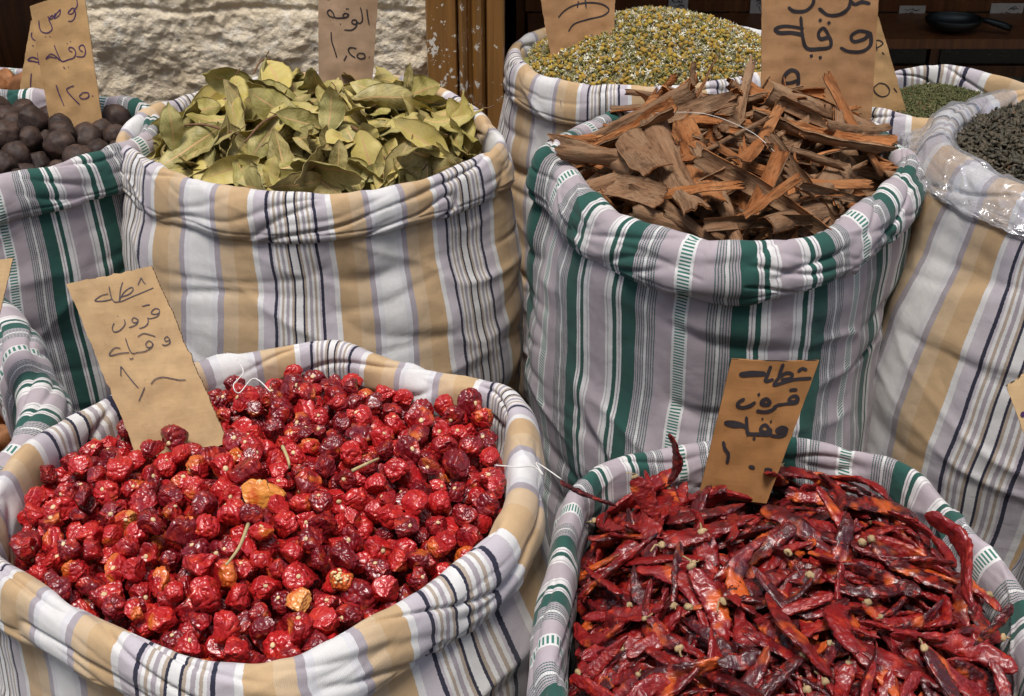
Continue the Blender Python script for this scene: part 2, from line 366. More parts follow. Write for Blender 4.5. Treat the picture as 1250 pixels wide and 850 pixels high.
# ------------------------------------------------------------------ sacks
NU = 460
class Sack: pass
CUFF_FLAT = np.array([(-.7, -10), (-1.0, -7.5), (-1.05, -5), (-.95, -2.4), (-.7, -.8), (-.2, .02), (.45, .0), (.95, -.6), (1.3, -1.9), (1.55, -3.4),
                 (1.75, -4.7), (1.75, -5.6), (1.35, -6.0), (.75, -5.4), (.6, -4.2)]) * .01
CUFF = np.array([(-1.3, -10), (-1.7, -7.5), (-1.8, -5), (-1.55, -2.4), (-1.05, -.7), (-.25, .08), (.75, .05), (1.7, -.6), (2.4, -1.9), (2.75, -3.4),
                 (2.7, -4.7), (2.2, -5.7), (1.45, -5.9), (.95, -5.2), (.9, -4.2)]) * .01
def make_sack(name, label, rim_px, pattern, anchors, seed, cuff=1.0, bulge=1.0, slump=1.0, rag=1.0, height=None, flat=.6, nvc=116, nvb=150, wr=1.0, pull=None):
    S = Sack()
    R = np.array([P(*p) for p in rim_px])
    d = catmull(R, 3000, True)
    seg = np.linalg.norm(np.diff(np.vstack([d, d[:1]]), axis=0), axis=1); L = seg.sum(); cum = np.concatenate([[0], np.cumsum(seg)])
    s = np.linspace(0, L, NU, endpoint=False)
    dd = np.vstack([d, d[:1]])
    C = np.stack([np.interp(s, cum, dd[:, k]) for k in range(3)], 1)
    ker = np.hanning(7); ker /= ker.sum()
    sm = lambda A, k=ker: np.stack([np.convolve(np.concatenate([A[-len(k):, j], A[:, j], A[:len(k), j]]), k, 'same')[len(k):-len(k)] for j in range(A.shape[1])], 1)
    C = sm(C)
    cen = C.mean(0)
    # clockwise or not, make "out" point away from the centre
    T = np.roll(C, -1, 0) - np.roll(C, 1, 0); T[:, 2] = 0; T /= np.linalg.norm(T, axis=1)[:, None]
    O = np.stack([T[:, 1], -T[:, 0], 0 * s], 1)
    if (O * (C - cen)).sum() < 0: O = -O
    k2 = np.hanning(31); k2 /= k2.sum(); O = sm(O, k2); O /= np.linalg.norm(O, axis=1)[:, None]
    th = s / L * 2 * math.pi; cr = L / (2 * math.pi)
    X, Y = np.cos(th) * cr, np.sin(th) * cr            # a circle: noise on it is periodic
    C[:, 2] += .0045 * rag * fbm(X * 9, Y * 9, seed * 3.1, 2) 
    # stripe coordinate
    ctrl = []
    for (px, py, c) in anchors:
        zz = cen[2]
        p = P(px, py, zz); i = np.argmin(((C[:, :2] - p[:2]) ** 2).sum(1)); ctrl.append((s[i], c))
    ctrl = sorted(ctrl)
    a = np.array(ctrl)
    # the anchors run along the rim order: unwrap so that c is monotone in s
    sgn = 1.0 if np.median(np.diff(a[:, 1]) / np.maximum(np.diff(a[:, 0]), 1e-6)) > 0 else -1.0
    k = int(np.argmin(a[:, 1] * 1.0)) if sgn > 0 else int(np.argmax(a[:, 1]))
    a = np.vstack([a[k:], a[:k] + [L, 0]])
    span = a[-1, 1] - a[0, 1]; rest = L - (a[-1, 0] - a[0, 0]); rate = sgn / (.225 if pattern == 'beige' else .185)
    tot = span + rest * rate; tot = np.round(tot) if abs(rest) > .05 else span
    if abs(tot) < abs(span): tot = span + sgn
    a = np.vstack([a, [a[0, 0] + L, a[0, 1] + tot]])
    ss = np.where(s < a[0, 0], s + L, s)
    fs = np.linspace(a[0, 0], a[0, 0] + L, 1600); dc = np.gradient(np.interp(fs, a[:, 0], a[:, 1]), fs)
    kk = np.hanning(221); kk /= kk.sum(); dc = np.convolve(np.concatenate([dc[-220:], dc, dc[:220]]), kk, 'same')[220:-220]
    cf_ = a[0, 1] + np.concatenate([[0], np.cumsum((dc[1:] + dc[:-1]) / 2 * np.diff(fs))]); cf_ *= 1.0
    cf_ = a[0, 1] + (cf_ - a[0, 1]) * tot / (cf_[-1] - a[0, 1]); cS = np.interp(ss, fs, cf_)
    wrap = np.argsort(ss)
    S.C, S.O, S.cen, S.L, S.X, S.Y, S.s = C, O, cen, L, X, Y, s
    # close the loop without the stripes running backwards: repeat the first column at the seam
    start = int(np.argmin(ss)); order = np.concatenate([np.roll(np.arange(NU), -start), [start]])
    cc = np.concatenate([np.roll(cS, -start), [a[0, 1] + tot]])
    C2, O2, X2, Y2 = C[order], O[order], X[order], Y[order]
    k2 = np.hanning(121); k2 /= k2.sum()
    # ---- cuff
    prof = catmull(CUFF_FLAT * flat + CUFF * (1 - flat), nvc); plen = np.concatenate([[0], np.cumsum(np.linalg.norm(np.diff(prof, axis=0), axis=1))])
    crest = plen[np.argmax(prof[:, 1])]
    sc = cuff * (1 + .15 * rag * fbm(X2 * 6, Y2 * 6, seed + 5.5, 2))
    t = np.arange(nvc) / (nvc - 1)
    outw = np.clip((plen - crest) / .05, 0, 1)
    r = prof[None, :, 0] * (sc[:, None] * .55 + .45 * cuff); z = prof[None, :, 1] * np.where(prof[None, :, 1] < 0, sc[:, None], 1)
    VV = plen[None, :] * 1.0
    shear = .9 * rag * noise(X2 * 5, Y2 * 5, seed + 20.2)[:, None] * (VV - crest)
    base = C2[:, None, :] + O2[:, None, :] * r[..., None]; base[..., 2] += z
    a3 = (X2[:, None] + .25 * (VV - crest) * np.sin(3 * X2[:, None] * 20)) ; b3 = Y2[:, None] + 0 * VV
    lump = .0050 * fbm(a3 * 8, b3 * 8, VV * 8 + seed, 2) + .0010 * noise(a3 * 40, b3 * 40, VV * 30 + seed)
    rid = 1 - np.abs(noise(a3 * 16 + VV * 22, b3 * 16 - VV * 16, VV * 7 + seed * 2)) * 3.2
    loc_ = np.clip(.15 + 1.6 * noise(X2 * 8, Y2 * 8, seed * 7.7), 0, 1)[:, None]
    rid2 = 1 - np.abs(noise(a3 * 11 - VV * 24, b3 * 11 + VV * 20, VV * 5 + seed * 4)) * 3.4
    disp = (lump + loc_ * .0030 * np.clip(rid, 0, 1) ** 2 - (1 - loc_) * .0042 * np.clip(rid2, 0, 1) ** 2) * rag
    cs = np.clip(noise(X2 * 21, Y2 * 21, seed * 1.1), 0, 1)[:, None]
    cre = 1 - np.abs(noise(a3 * 9 + VV * 34 * np.sign(noise(X2 * 3, Y2 * 3, seed))[:, None], b3 * 9, seed * 3.3 + VV * 3)) * 5
    disp = disp - rag * .0045 * np.clip(cre, 0, 1) * np.clip(outw, 0, 1)[None, :] * (.3 + cs)
    hem = plen[-1] - .036
    disp = disp - .0014 * np.exp(-((VV - hem) / .0016) ** 2) * (.7 + .3 * np.sin(s[np.arange(NU + 1) % NU] * 1500))[:, None]
    # outward normal of the profile
    tp = np.gradient(prof, axis=0); nrm = np.stack([-tp[:, 1], tp[:, 0]], 1); nrm /= np.linalg.norm(nrm, axis=1)[:, None]
    if nrm[len(nrm) // 3, 1] < 0: nrm = -nrm
    base += disp[..., None] * (O2[:, None, :] * nrm[None, :, 0, None] + np.array([0, 0, 1.0]) * nrm[None, :, 1, None])
    pinch = np.clip(rid2, 0, 1) ** 3 * .012
    uv = np.stack([cc[:, None] + shear + pinch * np.sin(VV * 30), VV + 0 * cc[:, None]], -1)
    S.cuffV, S.nrm, S.O2, S.cc = base, nrm, O2, cc
    cuff_me = mesh('rolled_rim', base.reshape(-1, 3), grid_faces(NU + 1, nvc), MAT[pattern], uv.reshape(-1, 2))
    # ---- body
    H = (height or cen[2])
    v = np.linspace(0, 1, nvb) ** 1.15; dep = .040 * cuff + v * (H - .04 * cuff - .004)
    f = dep / H
    off = lut([0, .055, .085, .14, .27, .45, .7, .9, .97, 1.0], [.006, .010, .017, .027, .043, .050, .046, .030, .012, -.02])(f) * bulge
    Cs = sm(C, k2)[order]; Os = sm(O, k2); Os /= np.linalg.norm(Os, axis=1)[:, None]; Os = Os[order]
    bl = np.clip((f - .04) / .35, 0, 1); bl = bl * bl * (3 - 2 * bl)
    bx = C2[:, None, :] * (1 - bl[None, :, None]) + Cs[:, None, :] * bl[None, :, None]
    ox = O2[:, None, :] * (1 - bl[None, :, None]) + Os[:, None, :] * bl[None, :, None]
    bx[..., 2] = C2[:, 2][:, None] * (1 - f[None, :]) + f[None, :] * (.004)
    D = dep[None, :]; Xb, Yb = X2[:, None], Y2[:, None]
    top = np.exp(-D / .10)
    gather = .0060 * top * fbm(Xb * 13, Yb * 13, D * 3.0 + seed, 2)
    msk = np.clip(.35 + 1.5 * noise(Xb * 5, Yb * 5, D * 5 + seed * 9), 0, 1)
    slm = 1 - np.abs(noise(Xb * 4.5 + D * 2.0, Yb * 4.5, D * 9 + seed * 1.7)) * 3.4
    slm2 = 1 - np.abs(noise(Xb * 3.2, Yb * 3.2 + D * 5, D * 15 + seed * 2.9)) * 3.6
    env = np.clip((D - .03) / .08, 0, 1)
    dg = 1 - np.abs(noise(Xb * 7 + D * 9, Yb * 7 - D * 7, D * 4 + seed * .7)) * 3.4
    disp = gather - env * slump * msk * (.0080 * np.clip(slm, 0, 1) ** 2 + .0042 * np.clip(slm2, 0, 1) ** 2) + wr * env * (1 - msk) * .0045 * np.clip(dg, 0, 1) ** 2 \
        + env * slump * (.016 * noise(Xb * 3.5, Yb * 3.5, D * 5 + seed)) + .0007 * fbm(Xb * 40, Yb * 40, D * 30 + seed, 2)
    body = bx + ox * (off[None, :] + disp)[..., None]
    if pull is not None: body[..., :2] += np.array(pull)[None, None, :] * (f[None, :, None] ** 1.2)
    lat = .045 * noise(Xb * 3, Yb * 3, D * 6 + seed * 5) * env * slump + .004 * noise(Xb * 14, Yb * 14, D * 16 + seed)
    uvb = np.stack([cc[:, None] + lat, D + 0 * cc[:, None] + .3], -1)
    body_me = mesh('sack_body', body.reshape(-1, 3), grid_faces(NU + 1, nvb), MAT[pattern], uvb.reshape(-1, 2))
    # bottom disc
    bt = np.vstack([body[:-1, -1], body[:-1, -1].mean(0)[None]])
    i = np.arange(NU); btm = mesh('sack_base', bt, np.stack([i, (i + 1) % NU, np.full(NU, NU)], -1), MAT[pattern], np.zeros((NU + 1, 2)))
    o = empty(name, (cen[0], cen[1], 0)); tag(o, label, 'sack', 'striped cloth sacks of spices')
    for nm, me in (('rolled_rim', cuff_me), ('sack_body', body_me), ('sack_base', btm)):
        c = obj(nm, me, o); c.location = (-cen[0], -cen[1], 0)
    S.o = o; S.body = body; S.label = label
    # plan polar description
    q = C[:, :2] - cen[:2]; S.ang = np.arctan2(q[:, 1], q[:, 0]); S.rad = np.hypot(q[:, 0], q[:, 1]); od = np.argsort(S.ang)
    S.ang, S.rad, S.rz = S.ang[od], S.rad[od], C[od, 2]
    return S

NR, NP, NL, NB, NM, NT = .0125, .068, .08, .12, .0225, .017
class Heap:
    def __init__(h, S, sink, dome, margin, depth, cell=.0035, power=2.0, tilt=(0, 0), bump=.0, shift=(0, 0)):
        h.S = S; h.cell = cell
        R = S.rad.max()
        h.x0, h.y0 = S.cen[0] - R, S.cen[1] - R; n = int(2 * R / cell) + 2; h.n = n
        xs = h.x0 + np.arange(n) * cell; ys = h.y0 + np.arange(n) * cell
        X, Y = np.meshgrid(xs, ys, indexing='ij'); qx, qy = X - S.cen[0], Y - S.cen[1]
        A = np.arctan2(qy, qx); RR = np.hypot(qx, qy)
        Rb = np.interp(A, S.ang, S.rad, period=2 * math.pi); rz = np.interp(A, S.ang, S.rz, period=2 * math.pi)
        rho = RR / np.maximum(Rb - margin, .01)
        sx, sy = shift
        rho2 = np.clip(np.hypot(qx - sx * (1 - rho), qy - sy * (1 - rho)) / np.maximum(Rb - margin, .01), 0, 1.2)
        zc = S.cen[2]
        w = np.clip(rho, 0, 1) ** 2
        h.T = rz * w + zc * (1 - w) - sink + dome * (1 - np.clip(rho2, 0, 1) ** power) + tilt[0] * qx + tilt[1] * qy + bump * noise(X * 16, Y * 16, 3.3)
        h.inside = rho < 1.0; h.X, h.Y, h.rho = X, Y, rho
        h.H = h.T - depth; h.depth = depth
        h.cand = np.argwhere(rho < .97)
    def ij(h, x, y):
        i = np.clip(((x - h.x0) / h.cell).round().astype(int), 0, h.n - 1); j = np.clip(((y - h.y0) / h.cell).round().astype(int), 0, h.n - 1)
        return i, j
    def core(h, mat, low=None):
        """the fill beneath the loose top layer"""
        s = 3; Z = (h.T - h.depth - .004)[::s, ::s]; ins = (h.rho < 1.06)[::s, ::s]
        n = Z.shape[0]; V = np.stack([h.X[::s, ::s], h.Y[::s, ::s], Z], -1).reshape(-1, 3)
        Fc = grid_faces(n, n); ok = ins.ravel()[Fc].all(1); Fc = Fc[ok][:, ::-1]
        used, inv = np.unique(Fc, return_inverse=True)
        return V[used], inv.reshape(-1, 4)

def deposit(h, rng, L, W, Tk, tries=14, cover=.92, maxslope=.9, pct=75, extra_roll=0.0, extra_pitch=0.0, yaw=None, settle=.7, bias=0.0):
    """Lay one flat-ish thing on the heap; returns (matrix, footprint points)."""
    gx = np.linspace(-L / 2, L / 2, max(3, int(L / .006))); gy = np.linspace(-W / 2, W / 2, max(2, int(W / .005)))
    GX, GY = np.meshgrid(gx, gy, indexing='ij'); GX, GY = GX.ravel(), GY.ravel()
    best = None
    for _ in range(tries):
        c = h.cand[rng.integers(len(h.cand))]; x, y = h.X[c[0], c[1]], h.Y[c[0], c[1]]
        a = rng.uniform(0, 2 * math.pi) if yaw is None else yaw(rng, x, y)
        wx = x + GX * math.cos(a) - GY * math.sin(a); wy = y + GX * math.sin(a) + GY * math.cos(a)
        i, j = h.ij(wx, wy)
        if h.inside[i, j].mean() < cover: continue
        d = (h.H[i, j] - h.T[i, j]).mean() + rng.normal() * .001
        if best is None or d < best[0]: best = (d, x, y, a, wx, wy, i, j)
    if best is None: return None
    d, x, y, a, wx, wy, i, j = best
    Hh = h.H[i, j]; A = np.stack([np.ones_like(GX), GX, GY], 1)
    co = np.linalg.lstsq(A, Hh, rcond=None)[0]
    co[1:] = np.clip(co[1:], -maxslope, maxslope)
    pl = A @ co; off = np.percentile(Hh - pl, pct); co[0] += off; pl += off
    keep = h.inside[i, j]
    h.H[i[keep], j[keep]] = np.maximum(h.H[i[keep], j[keep]], pl[keep] + Tk * settle)
    ex = np.array([math.cos(a), math.sin(a), co[1]]); ey = np.array([-math.sin(a), math.cos(a), co[2]])
    ex /= np.linalg.norm(ex); ez = np.cross(ex, ey); ez /= np.linalg.norm(ez); ey = np.cross(ez, ex)
    Rm = Matrix([[ex[0], ey[0], ez[0]], [ex[1], ey[1], ez[1]], [ex[2], ey[2], ez[2]]])
    roll = rng.normal() * extra_roll; pit = rng.normal() * extra_pitch
    Rm = Rm @ Matrix.Rotation(pit, 3, 'Y') @ Matrix.Rotation(roll, 3, 'X')
    lift = abs(math.sin(roll)) * W * .38 + abs(math.sin(pit)) * L * .28
    Mx = Matrix.Translation((x, y, co[0] + Tk * .5 + lift)) @ Rm.to_4x4()
    pts = np.stack([wx, wy, pl + Tk * .5], 1)
    return Mx, pts, d

def visible_rank(items, rad):
    """items: list of point arrays; how many 3 px cells of the photo each one wins."""
    G = 3.0; nx, ny = int(1250 / G) + 1, int(850 / G) + 1
    zb = np.full((nx, ny), 1e9); ib = np.full((nx, ny), -1)
    for k, pts in enumerate(items):
        x, y, z = project(np.asarray(pts)); r = int(round(F * rad[k] / z.mean() / G))
        for a, b, c in zip((x / G).astype(int), (y / G).astype(int), z):
            if a + r < 0 or a - r >= nx or b + r < 0 or b - r >= ny: continue
            a0, a1, b0, b1 = max(a - r, 0), min(a + r + 1, nx), max(b - r, 0), min(b + r + 1, ny)
            w = zb[a0:a1, b0:b1]; mk = w > c - .3 * rad[k]
            w[mk] = c; ib[a0:a1, b0:b1][mk] = k
    cnt = np.bincount(ib[ib >= 0], minlength=len(items))
    return cnt

def xf(V, Mx):
    A = np.array(Mx); return V @ A[:3, :3].T + A[:3, 3]
def mesh_np(me):
    V = np.empty(len(me.vertices) * 3, np.float32); me.vertices.foreach_get('co', V)
    n = len(me.polygons); ls = np.empty(n, np.int32); lt = np.empty(n, np.int32); mi = np.empty(n, np.int32)
    me.polygons.foreach_get('loop_start', ls); me.polygons.foreach_get('loop_total', lt); me.polygons.foreach_get('material_index', mi)
    lp = np.empty(len(me.loops), np.int32); me.loops.foreach_get('vertex_index', lp)
    uv = None
    if me.uv_layers:
        uvl = np.empty(len(me.loops) * 2, np.float32); me.uv_layers[0].data.foreach_get('uv', uvl)
        uv = np.zeros((len(me.vertices), 2), np.float32); uv[lp] = uvl.reshape(-1, 2)
    quads = [np.stack([lp[ls[lt == k] + q] for q in range(k)], 1) for k in (3, 4) if (lt == k).any()]
    mis = [mi[lt == k] for k in (3, 4) if (lt == k).any()]
    return V.reshape(-1, 3), quads, mis, uv
def merged(name, entries, mats, core=None, coremat=None):
    """entries: list of (np mesh, matrix); everything becomes one mesh (stuff)."""
    Vs, Fs, Ms, UV, n = [], {3: [], 4: []}, {3: [], 4: []}, [], 0
    for (V, Q, MI, uv), Mx in entries:
        Vs.append(xf(V, Mx)); UV.append(uv if uv is not None else np.zeros((len(V), 2)))
        for q, m_ in zip(Q, MI): Fs[q.shape[1]].append(q + n); Ms[q.shape[1]].append(m_)
        n += len(V)
    if core is not None:
        V, Fc = core; Vs.append(V); UV.append(np.zeros((len(V), 2))); Fs[4].append(Fc + n); Ms[4].append(np.full(len(Fc), len(mats))); mats = list(mats) + [coremat]
    FF = [np.concatenate(Fs[k]) for k in (3, 4) if Fs[k]]; MM = np.concatenate([np.concatenate(Ms[k]) for k in (3, 4) if Ms[k]])
    return mesh(name, np.concatenate(Vs), FF, mats, np.concatenate(UV), MM)

# ------------------------------------------------------------------ unit shapes
import bmesh
def icos(sub):
    bm = bmesh.new(); bmesh.ops.create_icosphere(bm, subdivisions=sub, radius=1)
    V = np.array([v.co[:] for v in bm.verts]); Fc = np.array([[v.index for v in f.verts] for f in bm.faces]); bm.free()
    return V, Fc
ICO = {k: icos(k) for k in (1, 2, 3, 4, 5)}
def dented(V, rng, k, lo, hi, soft=.04):
    """press flats and dents into a unit ball"""
    V = V.copy()
    for _ in range(k):
        d = rng.normal(size=3); d /= np.linalg.norm(d); t = rng.uniform(lo, hi)
        p = V @ d; ex = np.clip(p - t, 0, None)
        V -= (ex * rng.uniform(.75, 1.25) * (ex / (ex + soft)))[:, None] * d
    return V
def round_chilli(seed, orange=False):
    r = np.random.default_rng(seed); V, Fc = ICO[5]
    n0 = V.copy()
    V = V * np.array([1, r.uniform(.80, 1.0), r.uniform(.72, 1.12)])
    V = dented(V, r, 8, .42, .85)
    cr = 1 - np.abs(noise(n0[:, 0] * 1.9 + seed, n0[:, 1] * 1.9, n0[:, 2] * 1.9)) * 2.2
    cr2 = 1 - np.abs(noise(n0[:, 0] * 3.8 + seed, n0[:, 1] * 3.8 + 9, n0[:, 2] * 3.8)) * 2.2
    cr3 = 1 - np.abs(noise(n0[:, 0] * 8 + seed, n0[:, 1] * 8 + 5, n0[:, 2] * 8)) * 2.2
    a = .4 if orange else 1.0
    V *= (1 - a * (.12 * np.clip(cr, 0, 1) ** 2 + .030 * np.clip(cr2, 0, 1) ** 2 + .010 * np.clip(cr3, 0, 1)) + .05 * noise(n0[:, 0] * 1.3, n0[:, 1] * 1.3 + seed, n0[:, 2] * 1.3))[:, None]
    d = np.arccos(np.clip(n0[:, 2], -1, 1)); th = np.arctan2(n0[:, 1], n0[:, 0])
    V[:, 2] -= .17 * np.exp(-(d / .33) ** 2)                              # sunken stem end
    V *= (1 - .05 * np.cos(th * 7 + seed) * np.exp(-((d - .5) / .3) ** 2))[:, None]
    if orange: V[:, 0] *= 1.3; V[:, 0] += .25 * np.clip(V[:, 0] - .6, 0, 1)
    me = mesh('round_chilli', V * NR, [Fc], MAT['orange' if orange else 'round'])
    zt = V[n0[:, 2] > .97][:, 2].mean()
    c, cf = ICO[2]; c = c * np.array([.17, .15, .08]) * (1 + .25 * noise(c[:, 0] * 3, c[:, 1] * 3, c[:, 2] * 3 + seed))[:, None] + [0, 0, zt]
    cal = mesh('stem_scar', c * NR, [cf], MAT['calyx'])
    return me, cal
def long_pod(seed):
    r = np.random.default_rng(seed); n, k = 56, 26
    t = np.linspace(0, 1, n)
    w = lut([0, .04, .12, .35, .6, .82, .95, 1], [.25, .66, .88, 1, .90, .68, .36, .06])(t) * (1 + .20 * noise(t * 6, seed * 1.3, 0))
    flat = np.clip(.42 + .18 * noise(t * 3, 7, seed), .24, .8)
    b1, b2 = r.normal() * .12, r.normal() * .07; kink = r.uniform(-.16, .16)
    kp = r.uniform(.3, .7)
    x = (t - .5); y = b1 * np.sin(math.pi * t) + kink * np.clip(t - kp, 0, 1); z = b2 * np.sin(math.pi * t * r.uniform(.8, 1.6))
    tw = r.normal() * .7 * t + .5 * noise(t * 2.5, 3, seed)
    th = np.arange(k) / k * 2 * math.pi
    hw = r.uniform(.095, .125)
    cx, cz = np.cos(th)[None], np.sin(th)[None]
    # flattened, collapsed section: pinched edges, sunken faces
    sunk = 1 - .38 * np.exp(-(np.cos(th)[None] / .55) ** 2) * np.clip(.6 + noise(t * 5, 1, seed), 0, 1.3)[:, None]
    a = cx * w[:, None] * hw; b = cz * w[:, None] * hw * flat[:, None] * sunk
    rid = 1 - np.abs(noise(t[:, None] * 9 + seed, cx * 1.8, cz * 1.8)) * 2.2
    rid2 = 1 - np.abs(noise(t[:, None] * 20 + seed, cx * 3.0, cz * 3.0 + 4)) * 2.2
    f = 1 - .34 * np.clip(rid, 0, 1) ** 2 - .20 * np.clip(rid2, 0, 1) ** 2
    a = a * (.35 + .65 * f); b = b * f + .10 * hw * noise(t[:, None] * 14, cx * 2, cz * 2 + seed)
    ca, sa = np.cos(tw)[:, None], np.sin(tw)[:, None]
    V = np.stack([x[:, None] + 0 * a, y[:, None] + a * ca - b * sa, z[:, None] + a * sa + b * ca], -1).reshape(-1, 3)
    i, j = np.meshgrid(np.arange(n - 1), np.arange(k), indexing='ij'); j2 = (j + 1) % k
    Fc = np.stack([i * k + j, i * k + j2, (i + 1) * k + j2, (i + 1) * k + j], -1).reshape(-1, 4)[:, ::-1]
    V = np.vstack([V, [[-.5 - .005, y[0], z[0]], [.502, y[-1], z[-1]]]]); jj = np.arange(k); j2 = (jj + 1) % k
    tri = np.concatenate([np.stack([np.full(k, n * k), jj, j2], -1), np.stack([np.full(k, n * k + 1), (n - 1) * k + j2, (n - 1) * k + jj], -1)])
    me = mesh('long_chilli', V * NP, [Fc, tri], MAT['pod'])
    c, cf = ICO[2]; c = c * np.array([.038, .044, .034]) * (1 + .35 * noise(c[:, 0] * 2.5, c[:, 1] * 2.5 + seed, c[:, 2] * 2.5))[:, None] + [-.515, y[0], z[0]]
    st, sf = tube([(-.54, y[0], z[0]), (-.58, y[0] + .01, z[0] + .01), (-.59 - r.uniform(0, .07), y[0] + r.normal() * .03, z[0] + .02)], [.014, .009, .008], 6)
    V2, F2 = join([(c, cf), (st, sf)])
    cal = mesh('calyx', V2 * NP, F2, MAT['pod_calyx'])
    return me, cal
def bay_leaf(seed):
    r = np.random.default_rng(seed); n, k = 30, 15
    t = np.linspace(0, 1, n); v = np.linspace(-1, 1, k)
    asp = r.uniform(.17, .24)
    w = asp * np.sin(math.pi * np.clip(t, 0, 1) ** r.uniform(.85, 1.15)) ** r.uniform(.62, .85) * (1 + .07 * noise(t * 11, seed, 0)) * np.where(t > r.uniform(.86, 1.3), .5, 1.0)
    x = (t - .5)[:, None] + 0 * v[None]; y = w[:, None] * v[None]
    wave = .038 * noise(t[:, None] * 6 + seed, np.sign(v)[None] * 5, 0) * v[None] ** 2
    bend = r.uniform(-.75, .75); curl = r.uniform(-2.2, 2.2); tw = r.normal() * .7
    z = bend * (x ** 2 - .08) + curl * y ** 2 * 1.3 + wave * 1.6 + r.choice([.18, -.18, .06]) * np.abs(y) + .05 * noise(x * 3 + seed, y * 3, 1)
    a = tw * x; y2 = y * np.cos(a) - z * np.sin(a); z2 = y * np.sin(a) + z * np.cos(a)
    V = np.stack([x, y2, z2], -1).reshape(-1, 3); Fc = grid_faces(n, k)
    uv = np.stack([t[:, None] + 0 * v[None], .5 + .5 * v[None] + 0 * t[:, None]], -1).reshape(-1, 2)
    # a second skin 0.3 mm below closes the blade
    V2 = V + [0, 0, -.005]; V = np.vstack([V, V2]); F2 = Fc[:, ::-1] + n * k
    rimi = np.concatenate([np.arange(0, k), np.arange(2 * k - 1, n * k, k), np.arange(n * k - 2, (n - 1) * k - 1, -1), np.arange((n - 2) * k, 0, -k)])
    nx = np.roll(rimi, -1); rf = np.stack([rimi, nx, nx + n * k, rimi + n * k], -1)[:, ::-1]
    me = mesh('bay_leaf', V * NL, [np.concatenate([Fc, F2, rf])], MAT['leaf'], np.vstack([uv, uv]))
    sp = [(-.47, 0, z2[0].mean()), (-.53, .004, z2[0].mean()), (-.60, r.normal() * .02, z2[0].mean() + r.normal() * .02)]
    sv, sf = tube(sp, [.008, .007, .009], 6)
    return me, mesh('leaf_stalk', sv * NL, sf, MAT['twig'])
def bark_piece(seed, wide=True, big=False):
    r = np.random.default_rng(seed); n, k = 40, 14
    ang = r.uniform(1.0, 3.4) if wide else r.uniform(.3, 1.6)
    hw = r.uniform(.05, .11) if wide else r.uniform(.025, .055); hw, ang = (.13, r.uniform(1.2, 2.2)) if big else (hw, ang); rad = hw / math.sin(min(ang / 2, 1.5)) if ang / 2 < 1.5 else hw
    v = np.linspace(-1, 1, k)
    e0 = .05 * noise(v * 1.6, seed, 0) + .022 * noise(v * 8, seed, 3); e1 = .08 * noise(v * 1.6, seed, 9) + .03 * noise(v * 8, seed, 5)
    t = np.linspace(0, 1, n)[:, None]
    x = (-.5 + e0)[None] * (1 - t) + (.5 + e1)[None] * t
    taper = 1 - .45 * r.uniform(0, 1) * t - .12 * noise(t * 4, seed, 2); a = v[None] * ang / 2 * taper + .08 * noise(t * 5, v[None] * 2, seed)
    y = rad * np.sin(a); z = rad * (np.cos(a) - math.cos(ang / 4)) * (1 if r.random() < .6 else -1)
    z = z + r.normal() * .22 * (x ** 2) + .016 * noise(x * 5 + seed, y * 9, 3) + .006 * noise(x * 16 + seed, y * 25, 3)
    y = y + r.normal() * .05 * x ** 2 * 2; tw = r.normal() * .45 * x
    y, z = y * np.cos(tw) - z * np.sin(tw), y * np.sin(tw) + z * np.cos(tw)
    th = .014 if wide else .016
    th = th * (1 + .4 * noise(x * 7, y * 20, seed))
    V1 = np.stack([x, y, z], -1).reshape(-1, 3); V2 = V1 - np.stack([0 * x, 0 * x, th + 0 * x], -1).reshape(-1, 3) - np.stack([0 * x, a * .01 * 0, 0 * x], -1).reshape(-1, 3)
    Fc = grid_faces(n, k); F2 = Fc[:, ::-1] + n * k
    rimi = np.concatenate([np.arange(0, k), np.arange(2 * k - 1, n * k, k), np.arange(n * k - 2, (n - 1) * k - 1, -1), np.arange((n - 2) * k, 0, -k)])
    nx = np.roll(rimi, -1); rf = np.stack([rimi, nx, nx + n * k, rimi + n * k], -1)[:, ::-1]
    mi = np.concatenate([np.zeros(len(Fc)), np.ones(len(F2) + len(rf))])
    if r.random() < .4: mi = 1 - mi
    return mesh('bark', np.vstack([V1, V2]) * NB, [np.concatenate([Fc, F2, rf])], [MAT['bark_out'], MAT['bark_in']], None, mi)

def scatter(name, cat, label, group, variants, placed, keep, corekw, stuffname, stufflabel, mats_stuff, child=None, childp=.5, rng=None, special=None):
    """placed: list of (variant index, matrix, pts, rad). The `keep` that show largest become objects, the rest one stuff mesh."""
    cnt = visible_rank([p[2] for p in placed], [p[3] for p in placed])
    order = np.argsort(-cnt); sel = [i for i in order[:keep] if cnt[i] > 1]; ss = set(sel)
    for q, i in enumerate(sorted(sel)):
        vi, Mx = placed[i][0], placed[i][1]
        o = obj(name, variants[vi][0]); o.matrix_world = Mx
        tag(o, label, cat, group)
        if len(variants[vi]) > 1 and variants[vi][1] is not None and rng.random() < childp:
            c = obj(child, variants[vi][1], o)
        if special and i in special:
            special[i](o)
    nps = [mesh_np(v[0]) for v in variants]
    ent = [(nps[placed[i][0]], placed[i][1]) for i in range(len(placed)) if i not in ss]
    if ent or corekw:
        me = merged(stuffname, ent, mats_stuff, *corekw)
        tag(obj(stuffname, me), stufflabel, cat + ' heap', None, 'stuff')
    return cnt
